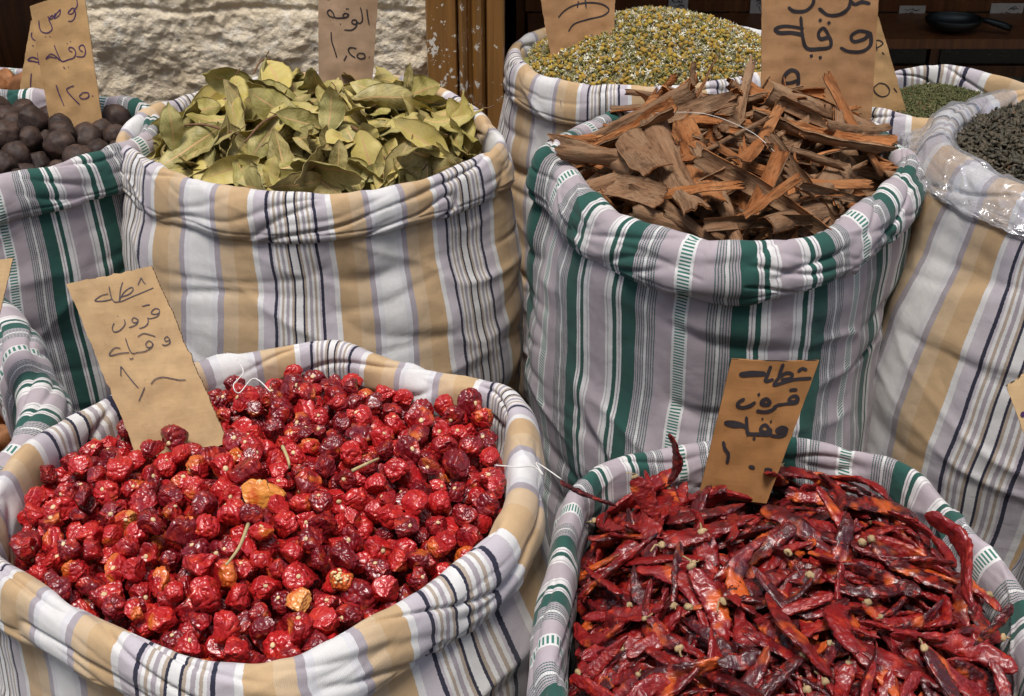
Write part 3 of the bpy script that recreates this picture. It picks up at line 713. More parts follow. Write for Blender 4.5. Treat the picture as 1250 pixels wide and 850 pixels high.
# ------------------------------------------------------------------ camera, sky, sun
cam = bpy.data.cameras.new('camera'); co = bpy.data.objects.new('camera', cam); COL.objects.link(co)
co.location = CAM; co.rotation_euler = (math.radians(90 - 31), 0, 0)
cam.sensor_width = 36; cam.lens = F / 1250 * 36; cam.clip_end = 2000; cam.clip_start = .02
SC.camera = co
SUN_EL, SUN_AZ = math.radians(75), math.radians(200)     # azimuth clockwise from +y (north)
w = bpy.data.worlds.new('World'); SC.world = w; w.use_nodes = True
nt = w.node_tree; sky = nt.nodes.new('ShaderNodeTexSky'); sky.sky_type = 'NISHITA'; sky.sun_disc = False
sky.sun_elevation = SUN_EL; sky.sun_rotation = SUN_AZ; sky.dust_density = 2.0
bg = nt.nodes['Background']; nt.links.new(sky.outputs[0], bg.inputs[0]); bg.inputs[1].default_value = .08
sl = bpy.data.lights.new('sun', 'SUN'); sl.energy = 1.5; sl.angle = math.radians(18); sl.color = (1, .96, .90)
so = bpy.data.objects.new('sun', sl); COL.objects.link(so)
d = Vector((math.sin(SUN_AZ) * math.cos(SUN_EL), math.cos(SUN_AZ) * math.cos(SUN_EL), math.sin(SUN_EL)))
so.rotation_euler = d.to_track_quat('Z', 'Y').to_euler(); so.location = (0, -3, 6)
SC.view_settings.view_transform = 'Standard'; SC.view_settings.look = 'None'; SC.view_settings.exposure = 1.24; SC.view_settings.gamma = 1
try: SC.cycles.max_bounces = 8; SC.cycles.transparent_max_bounces = 12
except Exception: pass

# ------------------------------------------------------------------ setting
def plain(name, parts, mat, parent=None, **kw):
    V, Fc = join(parts); return tag(obj(name, mesh(name, V, Fc, mat, smooth=False), parent), **kw)
plain('ground', [(np.array([[-60, -60, 0], [60, -60, 0], [60, 60, 0], [-60, 60, 0.]]), np.array([[0, 1, 2, 3]]))], MAT['paving'], kind='structure')
WY = 2.04
# rough stone wall between the two shop openings
def stone_wall():
    x0, x1, z0, z1 = -.675, -.130, 0.0, 2.7
    zs = np.concatenate([np.linspace(z0, .60, 40), np.linspace(.603, .95, 190), np.linspace(.96, z1, 110)])
    xs = np.linspace(x0, x1, 300)
    X, Z = np.meshgrid(xs, zs, indexing='ij')
    y = .030 * fbm(X * 5, Z * 5, 2.2, 6) + .010 * (1 - np.abs(fbm(X * 13, Z * 9 + 4, 8, 3)) * 1.6)
    y += .006 * fbm(X * 55, Z * 55, 1.2, 3)
    jz = np.abs(((Z - .785 + .012 * noise(X * 9, 1, 1)) / .34 + .5) % 1 - .5) * .34
    y -= .009 * np.exp(-(jz / .005) ** 2)
    jx = np.abs(X - (-.285) + .02 * noise(Z * 9, 5, 2)); y -= .075 * np.exp(-(jx / .006) ** 2)
    y *= .45
    V = np.stack([X, WY - .01 - y, Z], -1).reshape(-1, 3)
    V[:, 1] = np.minimum(V[:, 1], WY + .05)
    a = (V, grid_faces(300, len(zs)))
    V2, F2 = box(x0 + .001, x1 - .001, WY + .055, WY + .32, z0, z1)
    # reveals joining the rough face to the block behind
    nz = len(zs); L_ = V[:nz]; R_ = V[-nz:]
    def strip(E, s):
        B = E.copy(); B[:, 1] = WY + .06
        Vs = np.concatenate([E, B]); i = np.arange(nz - 1)
        q = np.stack([i, i + 1, i + 1 + nz, i + nz], -1); return Vs, (q if s else q[:, ::-1])
    Vj, Fj = join([a, (V2, F2), strip(L_, 1), strip(R_, 0)])
    o = obj('stone_wall', mesh('stone_wall', Vj, Fj, MAT['stone'])); tag(o, 'rough cream limestone wall behind the sack of bay leaves', 'wall', None, 'structure')
stone_wall()
# shop front above and beside (out of frame, closes the street side)
for nm, b in (('upper_wall', (-4, 4, WY, WY + .3, 2.7, 5.2)), ('side_wall_west', (-4, -1.75, WY, WY + .3, 0, 2.699)), ('side_wall_east', (2.1, 4, WY, WY + .3, 0, 2.699))):
    plain(nm.replace('_west', '').replace('_east', ''), [box(*b)], MAT['stone'], kind='structure')
plain('added_opposite_wall', [box(-9, 9, -3.9, -3.6, 0, 7.5)], MAT['stone'], kind='structure')  # unseen facade, added to cut low sky light on the sacks
plain('shading_lintel', [box(-1.749, -.677, WY + .02, WY + .28, 2.05, 2.698)], MAT['stone'], kind='structure')  # unseen, added low to keep sun out of the opening
plain('shading_lintel', [box(-.010, 2.099, WY + .02, WY + .28, 2.05, 2.698)], MAT['stone'], kind='structure')  # unseen too, added low so the cabinet lies in shade
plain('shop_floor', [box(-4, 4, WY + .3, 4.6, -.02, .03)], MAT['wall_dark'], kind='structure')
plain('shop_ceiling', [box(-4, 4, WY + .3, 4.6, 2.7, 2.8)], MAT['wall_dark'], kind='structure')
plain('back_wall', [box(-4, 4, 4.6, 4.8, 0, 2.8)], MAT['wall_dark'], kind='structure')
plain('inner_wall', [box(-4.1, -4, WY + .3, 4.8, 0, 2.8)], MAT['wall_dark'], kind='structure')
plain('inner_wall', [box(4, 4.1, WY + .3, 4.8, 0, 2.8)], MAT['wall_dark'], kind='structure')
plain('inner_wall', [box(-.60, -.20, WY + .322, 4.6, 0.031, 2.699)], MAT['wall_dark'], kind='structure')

# moulded wooden door frame
def door_frame():
    o = empty('door_frame', (-.07, WY, 0)); tag(o, 'varnished brown wooden door frame with flaked white paint beside the stone wall', 'door frame')
    def prof(pts, y1, nm):
        pts = np.array(pts); n = len(pts); z0, z1 = 0.0, 2.69
        V = []
        for zz in (z0, z1):
            for x, y in pts: V.append((x, y, zz))
            V.append((pts[-1][0], y1, zz)); V.append((pts[0][0], y1, zz))
        m_ = n + 2; V = np.array(V); V[:, 0] -= -.07; V[:, 1] -= WY
        i = np.arange(m_); q = np.stack([i, (i + 1) % m_, (i + 1) % m_ + m_, i + m_], -1)
        tri = [[0, k + 1, k] for k in range(1, m_ - 1)] + [[m_, m_ + k, m_ + k + 1] for k in range(1, m_ - 1)]
        obj(nm, mesh(nm, V, [q, np.array(tri)], MAT['door_wood'], smooth=False), o)
    prof([(-.131, WY - .035), (-.129, WY - .042), (-.086, WY - .042), (-.084, WY - .038)], WY + .05, 'face_board')
    prof([(-.083, WY - .030), (-.080, WY - .048), (-.075, WY - .056), (-.069, WY - .048), (-.067, WY - .032), (-.063, WY - .030), (-.060, WY - .041),
          (-.054, WY - .048), (-.047, WY - .044), (-.044, WY - .030), (-.041, WY - .020)], WY + .05, 'moulding')
    prof([(-.040, WY - .022), (-.038, WY - .030), (-.014, WY - .030), (-.012, WY - .026)], WY + .25, 'jamb_board')
door_frame()

def shelf_cabinet(x0, x1, y, name, label, rows, detail=True):
    o = empty(name, ((x0 + x1) / 2, y, 0)); tag(o, label, 'cabinet')
    off = (-(x0 + x1) / 2, -y, 0)
    def part(nm, b, mt, par=o):
        V, Fc = join(b) if isinstance(b, list) else b
        c = obj(nm, mesh(nm, V, Fc, MAT[mt], smooth=False), par)
        if par is o: c.location = off
        return c
    part('carcass', [box(x0, x1, y + .25, y + .28, .03, 1.9), box(x0 - .02, x0 - .001, y, y + .28, .03, 1.9), box(x1 + .001, x1 + .02, y, y + .28, .03, 1.9)], 'dark_wood')
    for z in rows:
        part('rail', box(x0, x1, y - .012, y + .01, z - .013, z + .013), 'dark_wood')
        part('shelf_board', box(x0, x1, y + .012, y + .248, z - .008, z + .004), 'dark_wood')
    if detail:
        for a, b in zip(rows[:-1], rows[1:]):
            nb = int(round((x1 - x0) / .235)); xs = np.linspace(x0, x1, nb + 1)
            for k in range(nb):
                g_ = part('glass_pane', box(xs[k] + .016, xs[k + 1] - .016, y - .002, y + .001, a + .014, b - .014), 'glass')
                if k: part('divider', box(xs[k] - .010, xs[k] + .010, y - .010, y + .012, a + .014, b - .014), 'dark_wood')
                part('card_strip', box(xs[k] + .018, xs[k + 1] - .018, y + .006, y + .009, b - .052, b - .016), 'wall_strip')
            rr = np.random.default_rng(int(a * 1000))
            for k in range(nb):
                st = []
                zt = a + .02
                for q in range(34):
                    x = rr.uniform(xs[k] + .03, xs[k + 1] - .03); dx = rr.uniform(-.06, .06); x2 = min(max(x + dx, xs[k] + .02), xs[k + 1] - .02)
                    st.append(tube([(x, y + rr.uniform(.02, .09), zt + rr.uniform(0, .035)), (x2, y + rr.uniform(.02, .10), zt + rr.uniform(.0, .045))], .004, 5))
                part('stock', st, 'twig')
    return o
MAT['wall_strip'] = m_mottled('grey_card_strip', (.34, .31, .26), (.50, .46, .40), .9, 25, .1, .001, .2, 0)
cab = shelf_cabinet(.03, 1.91, 3.00, 'display_cabinet', 'dark wooden display cabinet with glass fronted bins inside the shop behind the sacks', [.03, .20, .35, .503, .655, .81, .96, 1.12, 1.29, 1.46])
lab_k = [(.29, .605), (.40, .607), (.73, .606), (.79, .606)]
shelf_cabinet(-1.75, -.70, 2.55, 'wall_shelf', 'dark bare wooden shelving in the opening at the edge of the stone wall', [.03, .40, .725, 1.10, 1.5], False)

def strokes_to_mesh(strokes, p0, n, wpx, zoomf, lift):
    n = np.asarray(n, float) / np.linalg.norm(n); parts = []
    for st in strokes:
        if isinstance(st[0], (int, float)): st = [st]
        q = np.array([zoomf(*c) for c in st], float)
        if len(q) == 1: q = np.array([q[0] - [wpx * .35, 0], q[0] + [wpx * .35, .2]])
        m_ = max(4, int(len(q) * 7)); q = catmull(q, m_) if len(q) > 2 else np.linspace(q[0], q[1], 5)
        pts = np.array([on_plane(a, b, p0, n) for a, b in q]) + n * lift
        T = np.gradient(pts, axis=0); T /= np.linalg.norm(T, axis=1)[:, None] + 1e-9
        Bn = np.cross(n, T); k = len(pts); s_ = np.linspace(0, 1, k)
        depth = (pts - CAM) @ FW; wd = wpx / F * depth / 2 * (.80 + .35 * np.abs(noise(s_ * 4 + pts[0, 0] * 90, pts[0, 2] * 50, 0)) + .12 * np.sin(math.pi * s_))
        wd[0] *= .75; wd[-1] *= .6
        A = pts + Bn * wd[:, None]; B = pts - Bn * wd[:, None]
        # rounded ends
        ends = []
        V = np.stack([A, B], 1).reshape(-1, 3); i = np.arange(k - 1)
        Fc = [np.stack([2 * i, 2 * i + 1, 2 * i + 3, 2 * i + 2], -1)]
        tip0 = pts[0] - T[0] * wd[0] * .9; tip1 = pts[-1] + T[-1] * wd[-1] * .9
        V = np.vstack([V, tip0, tip1]); Fc.append(np.array([[2 * k, 1, 0], [2 * k + 1, 2 * k - 2, 2 * k - 1]]))
        # each stroke a hair higher than the one before, so crossings do not share a plane
        V = V + n * 2e-5 * len(parts)
        parts.append((V, Fc))
    return join(parts)

def sign(name, label, corners, base, n, kind, strokes, wpx, zoomf, ink='ink', extend=.03, thick=.0035, rag=.0009, group='handwritten cardboard price signs'):
    """corners TL, TR, BR, BL in photo pixels; base = (px, py, z) a point of the sheet; n = its normal."""
    n = np.asarray(n, float); n /= np.linalg.norm(n); p0 = P(*base)
    c = [on_plane(x, y, p0, n) for x, y in corners]; px0 = float(corners[0][0])
    TL, TR, BR, BL = c
    BR = BR + (BR - TR) / np.linalg.norm(BR - TR) * extend; BL = BL + (BL - TL) / np.linalg.norm(BL - TL) * extend
    k = 60; out = []
    for a, b in ((TL, TR), (TR, BR), (BR, BL), (BL, TL)):
        t = np.linspace(0, 1, k, endpoint=False)[:, None]; e = a + (b - a) * t
        dr = (b - a) / np.linalg.norm(b - a); pn = np.cross(n, dr)
        e = e + pn * (rag * (fbm(t[:, 0] * 13, a[0] * 77, 1, 3) + .5 * noise(t[:, 0] * 37, b[2] * 51, 2)) * np.sin(np.pi * np.clip(t[:, 0], 0.02, 1)) ** .4)[:, None]
        out.append(e)
    E = np.concatenate(out); m_ = len(E); loc = (BL + BR) / 2
    # gently bowed sheet: front ring, back ring, filled with concentric rings
    cen = E.mean(0); rings = 14; V = []
    for side in (0, 1):
        for q in range(rings):
            f = 1 - q / rings
            ring = cen + (E - cen) * f
            V.append(ring - n * (thick * side))
    V = np.concatenate(V + [cen[None], (cen - n * thick)[None]])
    side_ax = (TR - TL) / np.linalg.norm(TR - TL)
    i = np.arange(m_); j = (i + 1) % m_
    Ff = []; Fb = []
    for q in range(rings - 1):
        Ff.append(np.stack([q * m_ + i, q * m_ + j, (q + 1) * m_ + j, (q + 1) * m_ + i], -1))
        o2 = rings * m_; Fb.append(np.stack([o2 + q * m_ + j, o2 + q * m_ + i, o2 + (q + 1) * m_ + i, o2 + (q + 1) * m_ + j], -1))
    tf = np.stack([(rings - 1) * m_ + i, (rings - 1) * m_ + j, np.full(m_, 2 * rings * m_)], -1)
    tb = np.stack([(2 * rings - 1) * m_ + j, (2 * rings - 1) * m_ + i, np.full(m_, 2 * rings * m_ + 1)], -1)
    se = np.stack([i, i + rings * m_, j + rings * m_, j], -1)
    quads = np.concatenate(Ff + Fb + [se]); tris = np.concatenate([tf, tb])
    mi = np.zeros(len(quads) + len(tris), int); mi[len(quads) - m_:len(quads)] = 1
    upx = np.cross(side_ax, n); b1 = 2.6 * math.sin(px0 * 1.7 + 1); b2 = 1.5 * math.cos(px0 * .9)
    def bend(Q):
        q = Q - loc; s_, t_ = q @ side_ax, q @ upx
        return Q + n * (b1 * s_ ** 2 + b2 * s_ * t_ + .0012 * noise(s_ * 45, t_ * 45, px0))[:, None]
    V = bend(V)
    o = empty(name, loc); tag(o, label, 'sign', group)
    sh = obj('card', mesh('card', V - loc, [quads, tris], [MAT['cb_' + kind], MAT['cbe_' + kind]], None, mi, smooth=False), o)
    if strokes:
        V2, F2 = strokes_to_mesh(strokes, p0, n, wpx, zoomf, .0005); V2 = bend(V2)
        obj('handwriting', mesh('handwriting', V2 - loc, F2, MAT[ink], smooth=False), o)
    return o

Z = lambda x0, y0, s: (lambda x, y: (x0 + x / s, y0 + y / s))
NRM = lambda yaw, back: np.array([math.sin(math.radians(yaw)) * math.cos(math.radians(back)), -math.cos(math.radians(yaw)) * math.cos(math.radians(back)), math.sin(math.radians(back))])

# ---- sign in the round chillies
sign('price_sign', 'pale tan cardboard sign with thin grey handwriting, leaning in the round red chillies', [(83, 346), (184, 325), (262, 505), (160, 541)], (212, 525, .70), NRM(4, 22), 'pale',
 [[(342,108),(350,90),(357,76),(366,92),(377,104)],
  [(412,122),(370,140),(320,160),(262,184),(264,165),(285,135),(312,118),(321,128),(305,148),(268,162)], [(273,92),(263,130),(258,178)],
  [(211,112),(216,145),(224,172),(238,186),(262,183)], [(224,172),(190,180),(150,181),(147,174),(175,155),(206,147)],
  [(362,208),(380,203),(397,200)], [(441,242),(441,225),(425,219),(410,228),(405,242),(425,246),(441,240),(432,256),(400,266),(388,262)], [(388,262),(390,285),(375,303),(350,311)],
  [(343,270),(325,260),(316,272),(325,284),(342,280),(343,270),(340,288),(322,300),(302,306)],
  [(233,285),(224,308),(232,326),(255,322),(277,302),(284,285),(280,268)], [(250,252)],
  [(492,368),(478,352),(466,362),(473,374),(490,370),(488,385),(470,393),(455,389)], [(343,350),(368,335),(395,340),(424,350)],
  [(412,382),(395,370),(380,385),(388,400),(408,398),(413,382),(405,402),(375,420),(345,424),(318,428),(302,405),(286,357)],
  [(302,424),(262,428),(216,438),(211,428),(235,402),(262,404)], [(305,452),(312,455),(322,450)],
  [(262,535),(263,510),(265,492),(290,525),(318,560),(346,591)], [(375,588),(362,620),(346,655)], [(405,573),(425,550),(460,541),(500,548),(535,556),(565,556)]],
 1.25, Z(80, 320, 3.863), 'ink_grey', extend=.03, rag=.0013)
# ---- sign in the long chillies
sign('price_sign', 'brown corrugated cardboard sign with thick black writing, standing in the long dried chillies', [(893, 438), (1002, 449), (950, 580), (862, 568)], (905, 572, .69), NRM(-8, 14), 'brown',
 [[(655,162),(685,145),(716,160)], [(745,218),(640,214),(560,226),(485,240),(505,205),(540,176),(580,165),(612,178),(598,203),(535,208)], [(548,100),(532,140),(512,205)],
  [(460,108),(440,160),(424,205),(478,200)], [(440,162),(350,158),(265,158),(256,148),(320,140),(420,150)],
  [(595,286),(620,285),(645,289)], [(652,355),(640,332),(610,332),(590,350),(600,368),(635,368),(652,350),(640,378),(570,376),(500,380)], [(500,380),(470,410),(420,420),(362,408)],
  [(455,352),(430,328),(400,342),(395,360),(430,370),(455,355),(440,378)], [(275,322),(238,342),(232,370),(265,382),(315,370),(350,345)], [(372,293),(382,295)],
  [(570,545),(540,535),(505,548),(512,565),(548,565),(570,548),(560,585),(520,597),(460,585)], [(452,545),(425,512),(398,520),(390,545),(425,560),(455,545),(450,578),(390,572),(310,565),(295,540),(290,450)],
  [(292,520),(240,492),(170,480),(148,488),(200,508),(260,510),(295,525)], [(400,467),(405,468)], [(460,490),(465,491)], [(296,572),(300,574)], [(338,597),(350,601)],
  [(130,615),(140,660),(165,705),(155,765)], [(310,792),(330,796),(345,803)], [(418,820),(440,818),(468,828)]],
 4.6, Z(860, 430, 5.667), 'ink', extend=.03, rag=.0003)
# ---- black lime sign and the one behind
limes_strokes = [[(553,-10),(560,25),(560,50),(545,72),(527,64),(510,80),(497,98),(512,110),(535,98),(540,78),(550,105),(540,145),(520,162),(498,161)],
  [(440,78),(437,108),(415,132),(398,138),(412,105),(440,72)], [(400,135),(380,118),(360,140),(352,120)], [(405,100),(385,138),(360,150),(375,185),(382,220),(350,245),(308,236),(290,200),(286,152)], [(335,272),(340,273)], [(365,273),(370,272)],
  [(607,388),(585,372),(582,350),(605,338),(622,360),(626,400),(608,425),(562,421)], [(532,388),(508,375),(512,354),(538,360),(556,390),(545,428),(500,445),(455,455),(425,400),(400,335)],
  [(492,325),(497,326)], [(515,312),(520,313)], [(415,432),(370,422),(340,436),(372,402),(405,412),(440,448)], [(468,497),(480,510)], [(503,498),(508,499)],
  [(430,668),(418,632),(435,690),(475,785)], [(545,637),(508,650),(495,672),(540,725),(590,775)], [(607,692),(588,715),(612,735),(652,722),(650,690),(607,688)], [(680,710),(688,716)]]
sign('price_sign', 'tall tan cardboard sign with dark handwriting standing in the black limes', [(36, 8), (99, -14), (121, 125), (58, 135)], (92, 132, .735), NRM(10, 13), 'mid', limes_strokes, 1.25, Z(0, 0, 6.07), 'ink_purple', extend=.04, rag=.0005)
sign('price_sign', 'narrow cardboard sign half hidden behind the black lime sign', [(36, 26), (78, 18), (86, 125), (24, 112)], (60, 118, .69), NRM(-6, 10), 'mid',
 [[(228,245),(226,270),(240,295),(255,302)], [(235,338),(243,345)], [(272,390),(278,440),(282,482)], [(276,442),(235,425),(206,448),(240,455),(278,465)], [(233,545),(228,600),(227,645)]], 1.4, Z(0, 0, 6.07), 'ink_purple', extend=.05)
# ---- bay leaf sign
sign('price_sign', 'upright tan cardboard sign standing in the bay leaves before the stone wall', [(388, -16), (463, -16), (455, 95), (389, 100)], (425, 104, .735), NRM(3, 10), 'pinkish',
 [[(130,-12),(150,-3),(175,-8)], [(391,52),(396,95),(405,147)], [(352,42),(362,90),(362,125),(345,140),(330,130),(322,120),(303,122),(300,140),(322,146),(330,128),(325,160),(295,182),(252,182)],
  [(277,88),(258,80),(243,95),(255,106),(275,98),(277,84),(265,105),(225,110),(195,108),(182,80),(163,62),(148,75),(158,98),(188,108)], [(262,54),(268,53)], [(272,52),(278,53)], [(226,148),(230,149)],
  [(170,198),(174,250),(190,300),(206,352)], [(266,340),(258,355),(249,370)], [(325,294),(290,290),(276,305),(290,332),(318,350)], [(338,325),(330,343),(352,356),(378,347),(372,325),(340,322)], [(403,343),(407,344)]],
 1.7, Z(370, 0, 5), 'ink', extend=.05, rag=.0004)
# ---- cinnamon bark sign
sign('price_sign', 'large brown corrugated cardboard sign with thick black letters behind the cinnamon bark', [(931, -25), (1071, -18), (1063, 135), (929, 108)], (1000, 118, .745), NRM(-3, 8), 'tan',
 [[(842,26),(860,38),(895,36),(918,15),(922,-15)], [(938,28),(965,48),(1000,46),(1028,25),(1036,-5)], [(1036,5),(1050,12),(1070,4),(1094,8)],
  [(1092,100),(1062,96),(1038,112),(1045,130),(1078,120),(1094,102),(1096,138),(1070,160),(1030,162),(1004,150)],
  [(970,118),(952,90),(936,105),(942,124),(970,120),(972,148),(940,156),(900,155),(886,120),(880,55)], [(938,65),(945,66)], [(965,72),(972,73)],
  [(888,112),(850,106),(812,106),(800,94),(830,85),(888,92)], [(910,177),(916,179)], [(938,182),(944,184)],
  [(872,255),(845,264),(824,262),(830,238),(850,224),(868,232),(872,258),(866,292)]],
 4.4, Z(640, 0, 2.604), 'ink', extend=.05, rag=.0004)
# ---- chamomile sign
sign('price_sign', 'tilted tan cardboard sign pushed into the chamomile flower heads', [(655, -25), (752, -30), (750, 22), (669, 52)], (710, 40, .76), NRM(2, 14), 'tan',
 [[(897,5),(893,28)], [(921,-5),(925,30)], [(825,62),(845,40),(880,20),(930,10),(980,15),(1006,35),(985,56),(930,70),(882,86),(862,112)]], 1.9, Z(400, 0, 2.931), 'ink', extend=.05)
# ---- herb sign, a small wedge seen past the cinnamon sign
sign('price_sign', 'wedge shaped cardboard sign standing in the crushed green herb', [(1040, -10), (1071, 20), (1101, 118), (1040, 122)], (1075, 120, .695), NRM(-4, 12), 'mid',
 [[(167,290),(172,330),(176,367)], [(168,290),(198,293),(219,315),(178,345)], [(213,378),(228,392)], [(195,605),(158,635),(170,675),(215,702),(260,688),(270,650),(240,612),(195,602)], [(302,640),(325,670)]], 1.5, Z(1040, 0, 5.952), 'ink', extend=.05)

# ------------------------------------------------------------------ sacks
z7 = lambda L, z: [(a, b, z) for a, b in L]
FL = make_sack('spice_sack', 'cream and tan striped sack of round red chillies at the front', z7([(600,662),(565,690),(520,720),(470,750),(410,784),(350,804),(290,810),(230,805),(170,784),(110,753),(60,728),(10,696),(-22,660),(-15,615),(12,572),
   (50,535),(100,505),(160,478),(230,450),(300,436),(360,427),(405,424),(460,440),(520,455),(575,463),(612,472),(628,505),(634,555),(632,598),(618,636)], .70), 'beige',
   [(565,713,0),(415,800,.5),(223,822,1),(65,740,1.5),(-8,680,2),(5,600,2.5),(80,520,3),(290,440,3.5),(400,425,4),(505,452,4.5),(615,478,5),(640,555,5.5)], 1.0, cuff=.92, bulge=.8, wr=.7, flat=.35)
FR = make_sack('spice_sack', 'green and lilac striped sack of long dried red chillies at the front', z7([(700,880),(680,830),(676,780),(680,730),(690,670),(700,620),(712,590),(760,562),(830,548),(900,543),(970,540),(1035,553),(1100,570),(1140,600),(1180,650),(1222,695),(1252,740),(1268,800),
   (1268,870),(1240,940),(1150,990),(1000,1015),(850,1005),(740,950)], .67), 'green',
   [(670,785,0),(673,700,.5),(694,615,1),(752,566,1.5),(832,548,2),(910,543,2.5),(1035,553,3),(1137,597,3.5),(1208,680,4),(1250,790,4.5)], 2.0, cuff=.85, bulge=.8, slump=.7)
BL = make_sack('spice_sack', 'cream and tan striped sack heaped with dried bay leaves', z7([(160,180),(200,203),(260,223),(330,234),(400,236),(470,227),(530,210),(580,191),(606,176),(602,160),(565,125),(510,100),(460,92),(400,89),(320,94),(260,106),(200,130),(160,152),(150,168)], .72), 'beige',
   [(568,205,0),(470,238,.5),(350,247,1),(235,226,1.5),(168,190,2)][::-1], 3.0, cuff=1.05, bulge=1.1, slump=.9)
CN = make_sack('spice_sack', 'green and lilac striped sack heaped with cinnamon bark', [(690,200,.72),(720,236,.72),(770,268,.72),(840,292,.72),(900,301,.72),(960,296,.72),(1010,281,.72),(1060,246,.72),(1096,212,.725),(1106,185,.735),(1080,165,.73),(1030,140,.72),(965,125,.72),(900,120,.72),(800,128,.72),(730,146,.72),(680,172,.735),(668,184,.735)], 'green',
   [(1098,184,0),(1090,222,.5),(1050,260,1),(966,300,1.5),(852,296,2),(744,262,2.5),(692,215,3),(672,186,3.4)][::-1], 4.2, cuff=1.1, bulge=.85, slump=1.3, rag=1.15, flat=.15)
CH = make_sack('spice_sack', 'cream and tan striped sack heaped with chamomile flower heads', z7([(632,70),(650,88),(690,99),(735,104),(790,106),(850,102),(910,94),(960,80),(975,60),(950,42),(900,31),(850,24),(800,20),(740,22),(690,30),(650,42),(632,55)], .72), 'beige',
   [(890,98,0),(815,105,.5),(733,107,1),(668,98,1.5),(636,72,2)][::-1], 5.5, cuff=1.0, bulge=.9)
LM = make_sack('spice_sack', 'green and lilac striped sack filled with black dried limes', z7([(158,172),(140,178),(100,192),(50,206),(0,214),(-60,218),(-130,212),(-190,195),(-215,170),(-190,145),(-120,125),(-40,115),(40,113),(110,118),(160,124),(180,134),(178,155)], .72), 'green',
   [(155,168,0),(73,203,.5),(-10,213,1),(-90,216,1.5)], 6.3, cuff=1.0, bulge=.7, slump=1.0)
HB = make_sack('spice_sack', 'brown and cream striped sack of crushed green herb behind the cinnamon bark', [(1010,112,.70),(1030,126,.71),(1070,134,.72),(1120,142,.72),(1180,146,.72),(1240,142,.72),(1285,128,.70),(1290,112,.68),(1250,99,.67),(1200,90,.66),(1150,82,.66),(1100,84,.66),(1050,92,.67),(1018,102,.68)], 'beige',
   [(1100,139,0),(1170,146,.5),(1240,142,1),(1190,89,1.7),(1130,83,2.2),(1060,90,2.7)], 7.7, cuff=.95, bulge=.7)
TE = make_sack('spice_sack', 'cream and tan striped sack of dark tea leaves with clear film over its rim', z7([(1152,160),(1168,183),(1200,205),(1240,224),(1300,244),(1370,252),(1450,238),(1510,205),(1525,165),(1490,130),(1420,112),(1340,103),(1270,107),(1215,118),(1172,134)], .735), 'beige',
   [(1158,150,.05),(1182,183,.25),(1212,205,.5),(1250,226,.75),(1300,244,1.0),(1440,238,1.6),(1230,116,2.75)], 8.4, cuff=1.15, bulge=1.55, slump=.6, pull=(-.07, -.01), flat=.0)
RT_ = make_sack('spice_sack', 'green and lilac striped sack of dried roots behind the black limes', z7([(100,106),(70,114),(20,120),(-40,121),(-100,115),(-130,102),(-100,90),(-40,84),(20,86),(70,92),(98,98)], .665), 'green',
   [(90,110,0),(30,119,.5),(-40,121,1)], 9.1, cuff=.8, bulge=.5, height=.66)
GL = make_sack('spice_sack', 'green and lilac striped sack bulging in at the side beside the round chillies', z7([(20,430),(40,480),(20,540),(-60,590),(-180,610),(-300,590),(-370,520),(-350,430),(-260,370),(-150,345),(-60,355),(0,385)], .66), 'green',
   [(20,430,0),(38,490,.5),(10,550,1),(-80,595,1.5)], 10.6, cuff=1.45, bulge=1.2, flat=.1)
RS = make_sack('spice_sack', 'tan striped sack beyond the picture edge holding a price sign', z7([(a_ - 45, c_ - 25) for a_, c_ in [(1345,570),(1370,640),(1450,690),(1560,700),(1660,660),(1690,580),(1640,510),(1540,475),(1440,480),(1370,515)]], .66), 'beige', [(1300,545,0),(1405,665,.6)], 11.9, cuff=.8, bulge=.3)

# signs of the two sacks cut by the frame
sign('price_sign', 'cardboard sign corner with a purple mark above the long chilli sack, at the picture edge', [(1229, 472), (1330, 420), (1385, 600), (1262, 566)], (1320, 560, .735), NRM(-10, 14), 'pale',
 [[(478,215),(485,222),(492,215),(486,208),(478,214)], [(505,205),(520,225)], [(540,190),(560,220),(580,200)]], 3.0, Z(1100, 440, 3.267), 'ink_purple', extend=.09)
sign('price_sign', 'sliver of a pale cardboard sign at the picture edge beside the black lime sack', [(-70, 330), (16, 315), (1, 378), (-75, 470)], (-30, 400, .735), NRM(10, 18), 'pale', [[(-20,120),(-40,150),(-60,120)], [(-10,118),(-16,130)]], 2.0, Z(0, 280, 2.66), 'ink_purple', extend=.08)

# ------------------------------------------------------------------ fillings
# round chillies --------------------------------------------------
def spheres(h, rng, sizes, nmax, squash=.80, tries=26):
    xs = np.empty((0, 4)); out = []; fails = 0
    for _ in range(nmax):
        r = sizes(rng); best = None
        for _t in range(tries):
            c = h.cand[rng.integers(len(h.cand))]; x, y = h.X[c[0], c[1]] + rng.uniform(-1, 1) * h.cell, h.Y[c[0], c[1]] + rng.uniform(-1, 1) * h.cell
            b = h.T[c[0], c[1]] - h.depth + r; z = b
            if len(xs):
                dd = (xs[:, 0] - x) ** 2 + (xs[:, 1] - y) ** 2; R = (xs[:, 3] + r) * squash; mk = dd < R ** 2
                if mk.any(): z = max(z, (xs[mk, 2] + np.sqrt(R[mk] ** 2 - dd[mk])).max())
            sc = z - h.T[c[0], c[1]]
            if best is None or sc < best[0]: best = (sc, x, y, z)
        if best[0] > .0 * r:
            fails += 1
            if fails > 40: break
            continue
        xs = np.vstack([xs, [best[1], best[2], best[3], r]])
    return xs
def rotm(rng, up=None):
    q = rng.normal(size=4); q /= np.linalg.norm(q)
    from mathutils import Quaternion
    return Quaternion(q).to_matrix().to_4x4()
rng = np.random.default_rng(21)
h = Heap(FL, .014, .022, .018, .045, bump=.006)
xs = spheres(h, rng, lambda r: r.uniform(.0092, .0130) if r.random() > .12 else r.uniform(.0132, .0158), 1500)
